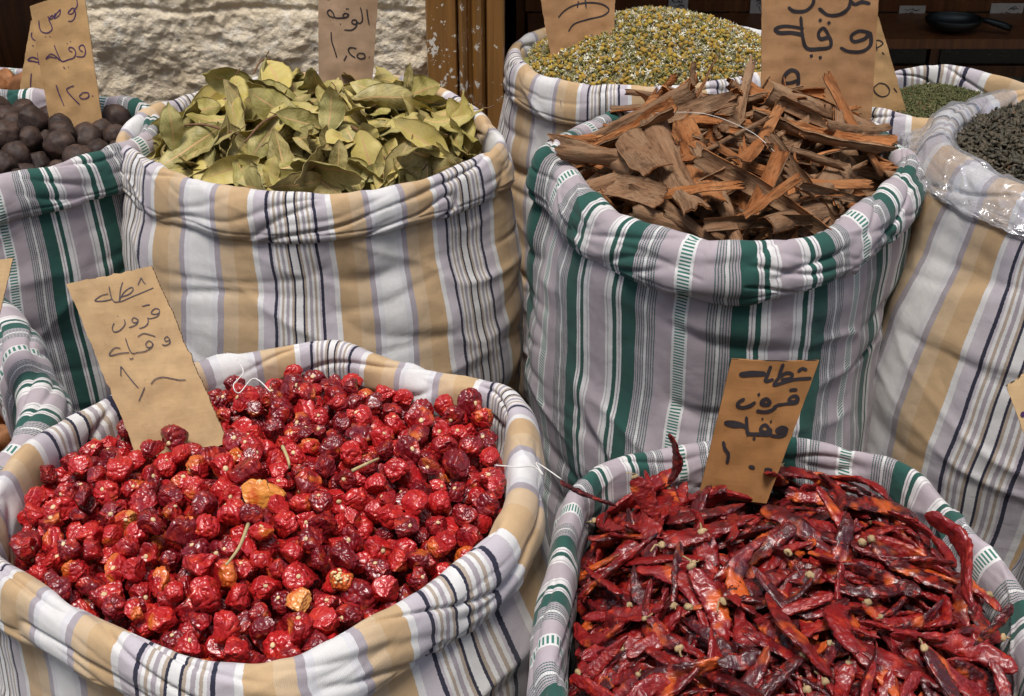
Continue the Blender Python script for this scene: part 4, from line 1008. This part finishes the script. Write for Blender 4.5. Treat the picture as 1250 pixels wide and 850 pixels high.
rv = [round_chilli(100 + k) for k in range(14)]; ov = round_chilli(300, True)
placed = []
sp0 = P(212, 525, .70); sn = NRM(4, 22)
for x, y, z, r in xs:
    qx_, qy_, _d = project(np.array([x, y, z]))
    if abs(np.dot(np.array([x, y, z]) - sp0, sn) + .002) < r * 1.0 and 130 < qx_ < 275: continue
    Mx = Matrix.Translation((x, y, z)) @ rotm(rng)
    if rng.random() < .45:                                   # stem scar turned up
        ax = Vector((rng.normal() * .5, rng.normal() * .5 - .35, 1)); Mx = Matrix.Translation((x, y, z)) @ ax.to_track_quat('Z', 'Y').to_matrix().to_4x4() @ Matrix.Rotation(rng.uniform(0, 6.28), 4, 'Z')
    placed.append([int(rng.integers(14)), Mx @ Matrix.Scale(r * 1.06 / NR, 4), np.array([[x, y, z]]), r * .9])
print('round', len(placed))
pp = np.array([project(p[2][0])[:2] for p in placed]); zz = np.array([p[2][0, 2] for p in placed])
vis = visible_rank([p[2] for p in placed], [p[3] for p in placed])
def nearest(px, py): 
    d_ = np.hypot(pp[:, 0] - px, pp[:, 1] - py) - vis * .2; return int(np.argmin(d_))
i_or = nearest(330, 597)
variants = rv + [ov]
placed[i_or][0] = 14; c_ = placed[i_or][2][0]
placed[i_or][1] = Matrix.Translation((c_[0], c_[1], c_[2] + .004)) @ Matrix.Rotation(.12, 4, 'Z') @ Matrix.Rotation(-.35, 4, 'X') @ Matrix.Scale(.0148 / NR, 4)
def lab_or(o):
    o['label'] = 'bright orange cracked chilli lying on the round red chillies'
    t_ = np.linspace(0, 1, 9); yy = .62 - 1.0 * t_; xx = .38 + .08 * np.sin(t_ * 14) + .12 * t_
    V_, F_ = ICO[5]; me = o.data; Vm = np.array([v.co[:] for v in me.vertices]) / NR
    zt = np.array([Vm[(np.hypot(Vm[:, 0] - a, Vm[:, 1] - b) < .12) & (Vm[:, 2] > 0)][:, 2].mean() if ((np.hypot(Vm[:, 0] - a, Vm[:, 1] - b) < .12) & (Vm[:, 2] > 0)).any() else .3 for a, b in zip(xx, yy)])
    cv, cf = tube(np.stack([xx, yy, zt + .01], 1), [.012, .03, .045, .05, .05, .045, .04, .03, .01], 6)
    obj('crack_gap', mesh('crack_gap', cv * NR, cf, MAT['crack_gap']), o)
spec = {i_or: lab_or}
def recolor(txt, matname):
    def f(o):
        o['label'] = txt; m2 = o.data.copy(); m2.materials[0] = MAT[matname]; o.data = m2
    return f
MAT['amber'] = m_chilli('amber_chilli_skin', (.40, .02, .01), (.60, .11, .02), (.66, .20, .04), (.72, .34, .09), .58, .3, 130)
spec[nearest(358, 725)] = recolor('orange and yellow blotched round chilli near the front rim of the sack', 'amber')
spec[nearest(150, 637)] = recolor('orange crumpled chilli to the side of the chilli heap, below the pale sign', 'amber')
def seedy(o):
    recolor('torn round chilli showing pale yellow seeds near the front rim', 'amber')(o)
    r_ = np.random.default_rng(5); parts = []
    for k in range(26):
        a, b = r_.uniform(0, 6.28), r_.uniform(0, .62); c, cf = ICO[1]
        parts.append((c * np.array([.14, .11, .06]) + [b * math.cos(a), b * math.sin(a), .86 - .35 * b * b + r_.uniform(-.03, .05)], cf))
    V_, F_ = join(parts); s_ = obj('seeds', mesh('seeds', V_ * NR, F_, MAT['seed']), o)
    s_.matrix_parent_inverse = Matrix(); s_.rotation_euler = (o.matrix_world.to_quaternion().inverted() @ Vector((0, -.5, 1)).to_track_quat('Z', 'Y')).to_euler()
spec[nearest(403, 722)] = seedy
scatter('round_chilli', 'chilli', 'wrinkled round dried red chilli in the heap of the front cream striped sack', 'round dried chillies in the front sack', variants, placed, 296,
        (h.core(None), MAT['round']), 'round_chilli_heap', 'round dried red chillies lower in the heap', [MAT['round']], 'stem_scar', .60, rng, spec)
# stalks lying on the round chillies
for (a, b, c, lab) in (((303, 640), (292, 668), (276, 690), 'thin straw coloured chilli stalk lying on the middle of the round chillies'), ((430, 575), (448, 566), (462, 560), 'short straw coloured stalk on the round chillies below the back rim'), ((345, 545), (352, 562), (353, 572), 'small curved pale stalk lying above the orange chilli')):
    q = np.array([P(a[0], a[1], .742), P(b[0], b[1], .748), P(c[0], c[1], .742)])
    V_, F_ = tube(catmull(q, 14), np.linspace(.0016, .0009, 14), 7); tag(obj('chilli_stalk', mesh('chilli_stalk', V_, F_, MAT['stalk'])), lab, 'stalk')

# long chillies ---------------------------------------------------
rng = np.random.default_rng(33)
h = Heap(FR, .019, .044, .020, .050, bump=.010, shift=(0, 0))
pv = [long_pod(500 + k) for k in range(18)]; placed = []
for k in range(900):
    L_ = rng.uniform(.046, .088); vi = int(rng.integers(18))
    r_ = deposit(h, rng, L_ * .92, L_ * .19, L_ * .12, tries=20, pct=84, extra_roll=.30, extra_pitch=.12, cover=.86, maxslope=.9, settle=1.0)
    if r_ is None: continue
    Mx, pts, dd = r_
    if dd > -.011: break
    qx_, qy_, _d = project(np.array(Mx.translation))
    if abs(np.dot(np.array(Mx.translation) - P(905, 572, .69), NRM(-8, 14))) < .026 and 868 < qx_ < 985: continue
    Mx = Mx @ Matrix.Diagonal((L_ / NP, L_ * rng.uniform(.9, 1.3) / NP, L_ * rng.uniform(.9, 1.3) / NP, 1))
    placed.append([vi, Mx, pts, L_ * .085])
print('pods', len(placed))
scatter('long_chilli', 'chilli', 'long flattened dried dark red chilli pod in the heap of the front green striped sack', 'long dried chillies in the front sack', pv, placed, 292,
        (h.core(None), MAT['crack_gap']), 'long_chilli_heap', 'long dried red chilli pods lower in the heap', [MAT['pod']], 'calyx', .22, rng)  # near-black core paints the shade between the pods
fr_top = lambda px, py, dz=.006: (lambda p: p)(P(px, py, .72))
def heap_hit(h, px, py):
    """first point where the pixel's ray meets the heap's top"""
    d_ = ray(px, py)
    for t_ in np.arange(.6, 2.8, .0015):
        p = CAM + d_ * t_; i, j = h.ij(np.array([p[0]]), np.array([p[1]]))
        if h.rho[i[0], j[0]] < 1.05 and p[2] <= h.H[i[0], j[0]]: return p
    return P(px, py, .72)
# loose pale calyxes lying on the pods
for k, (x, y) in enumerate([(940,645),(1063,662),(1052,666),(988,706),(1058,740),(1206,730),(840,745)]):
    p = heap_hit(h, x, y); c, cf = ICO[3]
    V_ = c * np.array([.0038, .0033, .0030]) * (1 + .35 * noise(c[:, 0] * 3, c[:, 1] * 3 + k, c[:, 2] * 3) + .1 * noise(c[:, 0] * 9, c[:, 1] * 9 + k, c[:, 2] * 9))[:, None]
    o = obj('loose_calyx', mesh('loose_calyx', V_, cf, MAT['pod_calyx']), loc=p + [0, 0, .003]); tag(o, 'small pale crumpled stem cap lying loose among the long chilli pods', 'stem cap', 'loose stem caps on the long chillies')
    o.rotation_euler = (k, k * 2, k * 3)
# pods standing proud at the back corner and rim
for k, (a, b, za, zb, lab) in enumerate([((684,588),(752,622),.742,.712,'dark chilli pod poking out over the back corner of the green rim'), ((818,530),(815,590),.765,.705,'thin dark chilli pod standing upright beside the brown sign'),
        ((775,583),(800,640),.75,.71,'broad dark maroon chilli pod leaning against the back rim'), ((1130,628),(1205,742),.715,.70,'long dark chilli pod lying along the inner side of the green rim'), ((1236,738),(1190,790),.735,.71,'orange red chilli tip rising above the pods at the picture edge')]):
    A, B = P(*a, za), P(*b, zb); L_ = np.linalg.norm(B - A); ex = (B - A) / L_; ey = np.cross([0, 0, 1.0], ex); ey /= np.linalg.norm(ey); ez = np.cross(ex, ey)
    Mx = Matrix([[ex[q], ey[q], ez[q], ((A + B) / 2)[q]] for q in range(3)] + [[0, 0, 0, 1]]) @ Matrix.Rotation(.5 * k, 4, 'X') @ Matrix.Diagonal((L_ / NP, L_ * (1.0 if k != 2 else 1.7) / NP, L_ / NP, 1))
    o = obj('long_chilli', pv[k][0]); o.matrix_world = Mx; tag(o, lab, 'chilli'); obj('calyx', pv[k][1], o) if k in (2,) else None

# bay leaves --------------------------------------------------------
rng = np.random.default_rng(44)
h = Heap(BL, .016, .039, .018, .065, bump=.016, shift=(0, -.01))
bv = [bay_leaf(700 + k) for k in range(16)]; placed = []
for k in range(900):
    L_ = rng.uniform(.062, .112); vi = int(rng.integers(16))
    r_ = deposit(h, rng, L_ * .9, L_ * .40, .009, tries=16, pct=75, extra_roll=.8, extra_pitch=.33, cover=.84, maxslope=1.4, settle=1.0)
    if r_ is None: continue
    Mx, pts, dd = r_
    if dd > -.010: break
    placed.append([vi, Mx @ Matrix.Diagonal((L_ / NL, L_ * rng.uniform(.9, 1.2) / NL, L_ / NL, 1)), pts, .006])
print('leaves', len(placed))
scatter('bay_leaf', 'leaf', 'dried olive bay leaf in the heap of the cream striped sack before the stone wall', 'dried bay leaves in the sack', bv, placed, 290,
        (h.core(None), MAT['crack_gap']), 'bay_leaf_heap', 'dried bay leaves lower in the heap', [MAT['leaf']], 'leaf_stalk', .6, rng)  # core coloured dark to stand for shadow between the leaves
def aim(o, A, B, roll=0.0, wid=1.0, L0=NL, face=None):
    A, B = np.asarray(A), np.asarray(B); L_ = np.linalg.norm(B - A); ex = (B - A) / L_
    f = np.array([0, -.8, .6]) if face is None else np.asarray(face, float)
    ez = f - ex * (f @ ex); ez /= np.linalg.norm(ez); ey = np.cross(ez, ex)
    o.matrix_world = Matrix([[ex[q], ey[q], ez[q], ((A + B) / 2)[q]] for q in range(3)] + [[0, 0, 0, 1]]) @ Matrix.Rotation(roll, 4, 'X') @ Matrix.Diagonal((L_ / L0, L_ * wid / L0, L_ / L0, 1))
LEAF = [((400,165),(405,104),1.5,'large upright olive bay leaf in the middle of the heap, facing out'), ((372,150),(300,112),1.15,'broad pale bay leaf beside the upright leaf'), ((455,180),(442,150),2.0,'small round bay leaf near the middle of the heap'),
        ((412,222),(414,170),1.1,'pointed yellowish bay leaf with reddish midrib above the front rim'), ((325,228),(335,190),1.4,'pale yellow bay leaf resting on the front rim'), ((548,192),(476,145),1.0,'long grey green bay leaf slanting down beside the rim'),
        ((440,222),(470,200),1.5,'pale bay leaf lying flat against the front rim'), ((498,120),(500,76),.75,'narrow yellow bay leaf standing upright at the back of the heap'), ((215,190),(205,125),1.1,'olive bay leaf leaning on the side rim at the edge of the heap'), ((560,190),(550,140),.8,'narrow bay leaf standing at the corner of the heap')]
for k, (a, b, wd, lab) in enumerate(LEAF):
    p = heap_hit(h, *a); t_ = np.linalg.norm(p - CAM); up_ = CAM + ray(*b) * t_ * (1.0 - .004 * (k % 3)); base = CAM + ray(*a) * (t_ - .004)
    o = obj('bay_leaf', bv[k][0]); aim(o, base, up_ - ray(*b) * .012, [0, .25, -.1, .2, -.2, .35, .1, -.5, .3, -.4][k], wd, face=[.12 * (k % 3 - 1), -.85, .5]); tag(o, lab, 'leaf'); obj('leaf_stalk', bv[k][1], o)
for k, (a, b, lab) in enumerate([((430,165),(475,210),'reddish brown twig under the upright bay leaf'), ((345,150),(300,185),'dark brown twig across the bay leaves'), ((290,235-60),(215,165),'thin twig among the bay leaves at the side'), ((330,82),(310,100),'short brown twig poking up at the back of the bay leaves')]):
    A = heap_hit(h, *a) + [0, 0, .012]; B = heap_hit(h, *b) + [0, 0, .012]
    pts_ = catmull(np.array([A, (A + B) / 2 + [0, 0, .008], B]), 12); V_, F_ = tube(pts_, np.linspace(.0022, .0012, 12), 7); tag(obj('twig', mesh('twig', V_, F_, MAT['twig'])), lab, 'twig')

# cinnamon bark ------------------------------------------------------
rng = np.random.default_rng(58)
h = Heap(CN, .014, .056, .018, .085, bump=.016, shift=(.035, .02))
kv = [bark_piece(900 + k, k % 5 < 3) for k in range(25)]; kv = [(m_,) for m_ in kv]; placed = []
yawc = lambda r, x, y: (r.normal() * .35 + (.1 if r.random() < .45 else r.uniform(0, math.pi)))
for k in range(700):
    vi = int(rng.integers(25)); wide = vi % 5 < 3
    L_ = rng.uniform(.10, .20) if wide else rng.uniform(.07, .20)
    W_ = .18 * L_ if wide else .075 * L_
    r_ = deposit(h, rng, L_ * .92, max(W_, .010), .010 if wide else .007, tries=14, pct=82, extra_roll=.6, extra_pitch=.2, cover=.86, maxslope=1.1, settle=1.2, yaw=yawc)
    if r_ is None: continue
    Mx, pts, dd = r_
    if dd > -.010: break
    placed.append([vi, Mx @ Matrix.Diagonal((L_ / NB, L_ * rng.uniform(.6, 1.0) / NB, L_ * rng.uniform(.7, 1.0) / NB, 1)), pts, .006])
print('bark', len(placed))
scatter('cinnamon_bark', 'bark', 'rough splintered piece of brown cinnamon bark in the heap of the green striped sack', 'cinnamon bark pieces in the sack', kv, placed, 290,
        (h.core(None), MAT['crack_gap']), 'cinnamon_bark_heap', 'cinnamon bark pieces lower in the heap', [MAT['bark_out'], MAT['bark_in']], None, 0, rng)  # dark core is painted shade in the gaps of the bark
BARK = [((796,150),(852,262),.62,0,'long grey brown bark plank slanting down to the front rim'), ((838,158),(874,258),.75,1,'orange brown split bark plank next to the grey plank'), ((938,165),(1022,282),.45,0,'long round bark stick slanting over the front rim below the sign'),
        ((1060,150),(1018,248),.75,0,'long curved grey bark strip at the side of the heap'), ((860,274),(992,266),.42,0,'bark roll lying along the front rim'), ((745,225),(808,240),1.3,0,'flat grey bark plate resting at the front rim'), ((672,168),(728,170),.5,1,'reddish bark sliver sticking out at the back corner'),
        ((760,165),(800,205),1.3,0,'broad grey curled bark piece at the side of the plank'), ((975,110),(968,185),.75,0,'upright grey bark slab in front of the sign'), ((846,76),(846,104),.9,0,'short upright stub of bark standing at the back of the heap'), ((905,265),(975,215),.6,1,'orange curled bark piece near the front rim'),
        ((870,165),(905,145),.9,0,'grey broken bark plate in the middle of the heap'), ((785,130),(900,165),.3,1,'long thin reddish bark strip across the back of the heap'), ((960,118),(1060,150),.35,1,'long dark bark strip sloping along the back of the heap')]
for k, (a, b, wd, inn, lab) in enumerate(BARK):
    pa, pb = heap_hit(h, *a), heap_hit(h, *b); lift = .018 + .006 * (k % 3)
    if k == 9: pa = P(846, 104, .775); pb = CAM + ray(846, 76) * np.linalg.norm(pa - CAM)
    if k == 0: lift = .020
    pa = pa - ray(*a) * lift; pb = pb - ray(*b) * lift
    me_ = bark_piece(1200 + k, True, True); L_ = np.linalg.norm(pb - pa)
    nsl = np.array([p.material_index for p in me_.polygons]); want = inn
    nq = len(nsl) // 2
    if nsl[0] != want: me_.polygons.foreach_set('material_index', (1 - nsl).astype(np.int32))
    o = obj('cinnamon_bark', me_); aim(o, pa, pb, [0, .2, .3, -.5, .4, 0, .2, .1, 0, .2, -.4, .2, .3, .1][k], wd * 1.1, NB, face=[0, -.7, .7]); tag(o, lab, 'bark')

# black limes ---------------------------------------------------------
rng = np.random.default_rng(61)
h = Heap(LM, .020, .032, .022, .050)
xs = spheres(h, rng, lambda r: r.uniform(.0165, .0245), 400)
def lime(seed):
    V, Fc = ICO[4]; r = np.random.default_rng(seed); n0 = V.copy(); V = V * np.array([r.uniform(.95, 1.1), r.uniform(.9, 1), r.uniform(.82, 1.05)]); V = dented(V, r, 4, .72, .9)
    V = V * (1 + .10 * noise(n0[:, 0] * 1.5 + seed, n0[:, 1] * 1.3, n0[:, 2] * 1.3) + .012 * noise(n0[:, 0] * 6 + seed, n0[:, 1] * 6, n0[:, 2] * 6))[:, None]
    d = np.arccos(np.clip(n0[:, 2], -1, 1)); V[:, 2] += .05 * np.exp(-(d / .12) ** 2) - .05 * np.exp(-((d - .26) / .12) ** 2); V *= (1 - .05 * np.clip(1 - np.abs(noise(n0[:, 0] * 1.6 + seed, n0[:, 1] * 1.6, n0[:, 2] * 1.6)) * 4, 0, 1))[:, None]
    return (mesh('black_lime', V * NM, Fc, MAT['lime']),)
lv = [lime(k) for k in range(7)]
placed = [[int(rng.integers(7)), Matrix.Translation((x, y, z)) @ rotm(rng) @ Matrix.Scale(r * 1.03 / NM, 4), np.array([[x, y, z]]), r * .9] for x, y, z, r in xs]
scatter('black_lime', 'lime', 'dark brown dried lime in the heap below the tall tan sign', 'black dried limes in the sack', lv, placed, 120, (h.core(None), MAT['lime']), 'black_lime_heap', 'black dried limes lower in the heap', [MAT['lime']], None, 0, rng)

# dried roots behind, dark fill at the picture edges -------------------
rng = np.random.default_rng(71)
h = Heap(RT_, .02, .03, .02, .05)
xs = spheres(h, rng, lambda r: r.uniform(.013, .021), 200)
V, Fc = ICO[3]; q = []
for k in range(6):
    v = V * np.array([1.3, .85, .8]) * (1 + .28 * noise(V[:, 0] * 1.6 + k * 9, V[:, 1] * 1.6, V[:, 2] * 1.6) + .05 * noise(V[:, 0] * 5 + k, V[:, 1] * 5, V[:, 2] * 5))[:, None]
    q.append((mesh('dried_root', v * NT, Fc, MAT['root']),))
placed = [[int(rng.integers(6)), Matrix.Translation((x, y, z)) @ rotm(rng) @ Matrix.Scale(r / NT, 4), np.array([[x, y, z]]), r] for x, y, z, r in xs]
scatter('dried_root', 'root', 'knobbly brown dried root in the sack behind the black limes', 'dried roots in the back sack', q, placed, 40, (h.core(None), MAT['root']), 'dried_root_heap', 'brown dried roots lower in the back sack', [MAT['root']], None, 0, rng)
for S_, nm, lab in ((GL, 'dried_root_heap', 'brown dried roots filling the sack cut by the picture edge'), (RS, 'dried_root_heap', 'brown dried roots in the sack outside the picture')):
    h = Heap(S_, .13, .0, .02, .02, cell=.005)
    xs = spheres(h, rng, lambda r: r.uniform(.016, .022), 170, tries=8)
    nps = [mesh_np(v[0]) for v in q]
    me = merged(nm, [(nps[int(rng.integers(6))], Matrix.Translation((x, y, z)) @ rotm(rng) @ Matrix.Scale(r / NT, 4)) for x, y, z, r in xs], [MAT['root']], h.core(None), MAT['root'])
    tag(obj(nm, me), lab, 'root heap', None, 'stuff')

# chamomile, herb, tea: nobody could count them -------------------------
def bits(S_, name, label, cat, n, shapes, mats, hk, size, seed, corem, jit=.004, pile=.004):
    h = Heap(S_, **hk); r = np.random.default_rng(seed); nps = [mesh_np(m_) for m_ in shapes[0]]; pr = np.array(shapes[1]); pr = pr / pr.sum()
    idx = h.cand[r.integers(len(h.cand), size=n)]; ent = []
    for (i, j) in idx:
        x, y = h.X[i, j] + r.uniform(-1, 1) * h.cell, h.Y[i, j] + r.uniform(-1, 1) * h.cell; z = h.T[i, j] + r.uniform(-jit, pile)
        k = int(r.choice(len(nps), p=pr)); s_ = r.uniform(*size)
        ent.append((nps[k], Matrix.Translation((x, y, z)) @ rotm(r) @ Matrix.Scale(s_, 4)))
    h.depth = jit * .8
    V0, F0 = h.core(None)
    me = merged(name, ent, mats, (V0, F0), MAT[corem]); tag(obj(name, me), label, cat, None, 'stuff')
    return h
# shapes share one material list so that the indices stay valid in the merged mesh
def with_mats(V, Fc, mats, k): return mesh('bit', V, Fc, mats, None, np.full(sum(len(f) for f in (Fc if isinstance(Fc, list) else [Fc])), k))
CM = [MAT['floret'], MAT['petal'], MAT['chaff']]
c2, f2 = ICO[2]; c1, f1 = ICO[1]
fl = [with_mats(c2 * [1, 1, .75] * (1 + .25 * noise(c2[:, 0] * 4 + k, c2[:, 1] * 4, c2[:, 2] * 4))[:, None], f2, CM, 0) for k in range(3)]
def petals(k, n=6):
    r = np.random.default_rng(k); parts = []
    for i in range(n):
        a = i / n * 6.28 + r.normal() * .2; w_ = .22; L_ = r.uniform(.9, 1.5)
        ca, sa = math.cos(a), math.sin(a)
        pts = [(0.2, -w_ * .4, 0), (.8 * L_, -w_, -.1), (1.1 * L_, 0, -.35), (.8 * L_, w_, -.1), (.2, w_ * .4, 0)]
        V_ = np.array([(x * ca - y * sa, x * sa + y * ca, z) for x, y, z in pts]); parts.append((V_, np.array([[0, 1, 3, 4]]))); parts.append((V_[[1, 2, 3]], np.array([[0, 1, 2]])))
    return with_mats(*join(parts), CM, 1)
pt = [petals(k, n) for k, n in ((0, 7), (1, 4), (2, 2))]
chf = []
for k in range(3):
    V_, F_ = tube(catmull(np.array([(-1, 0, 0), (-.2, .3 * (k - 1), .1), (1, 0, .2)]), 6), [.10, .22, .3, .3, .2, .08], 5); chf.append(with_mats(V_, F_, CM, 2))
bits(CH, 'chamomile_heap', 'heap of dried chamomile flower heads, yellow, white and green', 'chamomile', 15000, (fl + pt + chf, [.8, .7, .7, 1.2, 1.8, 1.8, 2.1, 2.1, 2.0]), CM,
     dict(sink=.014, dome=.068, margin=.016, depth=.0, power=1.7, shift=(0, .01)), (.0022, .0046), 5, 'chaff', pile=.005)
HM = [MAT['herb'], MAT['twig']]
hb = []
for k in range(4):
    V_, F_ = tube(catmull(np.array([(-1, 0, 0), (0, .3 * (k - 1.5), .15), (1, 0, 0)]), 5), [.08, .25, .32, .22, .06], 4); V_ = V_ * [1, 1, .5]; hb.append(mesh('bit', V_, F_, HM, None, np.full(sum(len(f) for f in F_), 0 if k < 3 else 1)))
bits(HB, 'crushed_herb_heap', 'heap of crushed dried green herb', 'herb', 9000, (hb, [1, 1, 1, .15]), HM, dict(sink=.032, dome=.016, margin=.020, depth=.0), (.002, .0045), 6, 'herb')
TM = [MAT['tea'], MAT['twig']]
te = []
for k in range(5):
    r = np.random.default_rng(k); pts_ = catmull(np.array([(-1, 0, 0), (-.3, r.normal() * .3, r.normal() * .25), (.3, r.normal() * .3, r.normal() * .25), (1, 0, 0)]), 9)
    V_, F_ = tube(pts_, np.array([.08, .22, .32, .38, .36, .38, .3, .2, .06]) * (1 + .3 * r.normal(size=9)), 6); V_ = V_ * [1, 1, .7]; te.append(mesh('bit', V_, F_, TM, None, np.full(sum(len(f) for f in F_), 0 if k < 4 else 1)))
bits(TE, 'tea_leaf_heap', 'heap of dark curled tea leaves', 'tea', 6500, (te, [1, 1, 1, 1, .05]), TM, dict(sink=.016, dome=.035, margin=.018, depth=.0, bump=.004), (.0045, .0085), 7, 'tea', jit=.006, pile=.007)

# ------------------------------------------------------------------ clear film over the tea sack's rim
def film():
    V = TE.cuffV; nrm = TE.nrm; O2 = TE.O2; C2 = np.vstack([TE.C, TE.C[:1]])
    px = np.array([project(p)[:2] for p in V[:, 44]])
    k0 = np.argmin(np.hypot(px[:, 0] - 1330, px[:, 1] - 236)); k1 = np.argmin(np.hypot(px[:, 0] - 1235, px[:, 1] - 108))
    n = len(V); fwd = (k1 - k0) % (n - 1); back = (k0 - k1) % (n - 1)
    idx = [(k0 + q) % (n - 1) for q in range(fwd + 1)] if fwd < back else [(k1 + q) % (n - 1) for q in range(back + 1)]
    B = V[idx][:, 11:94]; m_ = B.shape[1]; X, Y, Zz = B[..., 0], B[..., 1], B[..., 2]
    nx_ = O2[idx][:, None, :] * nrm[None, 11:94, 0, None] + np.array([0, 0, 1.0]) * nrm[None, 11:94, 1, None]
    d_ = .003 + .003 * np.abs(noise(X * 16, Y * 16, Zz * 16)) + .003 * np.clip(1 - np.abs(noise(X * 22 + Zz * 20, Y * 22, Zz * 22)) * 4, 0, 1) ** 2
    B = B + nx_ * d_[..., None]
    # hanging hem: leaves the rim, stands off and falls unevenly
    q = np.linspace(0, 1, 16); last = B[:, -25]
    s_ = np.arange(len(idx)) / len(idx)
    drop = .012 + .020 * np.abs(noise(s_ * 7, 1, 2)); out = O2[idx]
    hem = last[:, None, :] + out[:, None, :] * (.006 + .014 * np.sin(q * 2.4) * (1 + .8 * noise(s_ * 11, 2, 0))[:, None])[..., None]
    hem[..., 2] -= drop[:, None] * q[None]
    hem += out[:, None, :] * (.006 * fbm(s_[:, None] * 26, q[None] * 5, 1, 3))[..., None]
    G = np.concatenate([B[:, :-25], hem], 1)
    me = mesh('plastic_film', G.reshape(-1, 3), grid_faces(G.shape[0], G.shape[1]), MAT['film'])
    tag(obj('plastic_film', me), 'crumpled clear plastic film wrapped over the rim of the tea sack', 'plastic film')
film()

# ------------------------------------------------------------------ small things
def thread(pts, lab, r=.0006):
    q = np.array([P(*p) for p in pts]); V_, F_ = tube(catmull(q, 30), r, 5); tag(obj('loose_thread', mesh('loose_thread', V_, F_, MAT['thread'])), lab, 'thread')
thread([(290,440,.715), (297,455,.722), (285,470,.722), (292,480,.715), (310,462,.725), (330,478,.722)], 'white loose thread hanging over the back rim beside the pale sign')
thread([(604,568,.722), (630,570,.728), (652,570,.722), (663,580,.715), (655,565,.71), (685,585,.70)], 'white loose thread looped at the corner of the round chilli sack')
thread([(684,122,.70), (686,145,.66), (687,165,.63)], 'white thread hanging down the front of the chamomile sack', .0005)
thread([(800,138,.79), (860,139,.80), (915,160,.79), (945,185,.785)], 'thin pale fibre lying across the cinnamon bark', .00035)

# dark scoop on the cabinet ledge
def scoop():
    y = 2.85; c = P(1168, 20, .615); c = CAM + ray(1165, 22) * ((y - CAM[1]) / ray(1165, 22)[1])
    o = empty('metal_scoop', c); tag(o, 'dark metal scoop with a handle lying in front of the display cabinet', 'scoop')
    n, k = 40, 12; th = np.arange(n) / n * 2 * math.pi; q = np.linspace(0, 1, k)
    r = np.sin(q * math.pi / 2) ; zz = -.030 * np.cos(q * math.pi / 2)
    V = np.stack([np.cos(th)[:, None] * r * .062, np.sin(th)[:, None] * r * .045, 0 * th[:, None] + zz], -1).reshape(-1, 3)
    V2 = V * .96 + [0, 0, .0015]; Fc = grid_faces(n, k, True)
    rim = np.stack([np.arange(n) * k + k - 1, (np.arange(n) + 1) % n * k + k - 1], -1); rf = np.concatenate([rim, rim[:, ::-1] + n * k], 1)
    obj('bowl', mesh('bowl', np.vstack([V, V2]), np.concatenate([Fc, Fc[:, ::-1] + n * k, rf]), MAT['metal']), o)
    V_, F_ = tube(np.array([(.055, -.01, .0), (.075, -.015, -.004), (.10, -.02, -.010), (.118, -.024, -.016)]), [.005, .0065, .008, .007], 10)
    obj('handle', mesh('handle', V_, F_, MAT['metal']), o)
    return c
c = scoop()
plain('ledge', [box(.035, 1.90, 2.80, 2.985, c[2] - .052, c[2] - .031)], MAT['dark_wood'], cab).location = (-.97, -3.00, 0)

# paper labels behind the glass with scribbled words
rr = np.random.default_rng(3)
for k, (x, y, wpx, hpx) in enumerate([(828, 3, 24, 22), (929, 6, 26, 24), (1113, 17, 32, 20), (1228, 17, 40, 26)]):
    yy = 2.984; f = lambda a, b: CAM + ray(a, b) * ((yy - CAM[1]) / ray(a, b)[1])
    p = f(x, y); wd = wpx / F * 3.0 / 2; hh = hpx / F * 3.0 / 2
    o = empty('paper_label', p); tag(o, ['small paper label with dark scribbles above the chamomile heap', 'small paper label with scribbles beside the cinnamon sign', 'pale paper label behind the dark metal scoop', 'wide paper label at the picture edge above the tea sack'][k], 'label', 'paper labels on the display cabinet')
    V_, F_ = box(-wd, wd, 0, .001, -hh, hh); obj('sheet', mesh('sheet', V_, F_, MAT['paper'], smooth=False), o)
    parts = []
    for ln in range(3):
        zc = hh * (.5 - .45 * ln)
        for q in range(4):
            a = rr.uniform(-wd * .7, wd * .5); pts_ = np.array([(a + t_, -.0006, zc + rr.normal() * hh * .12) for t_ in np.linspace(0, wd * .4, 4)])
            parts.append(tube(pts_, .0006, 4))
    V_, F_ = join(parts); obj('handwriting', mesh('handwriting', V_, F_, MAT['ink']), o)
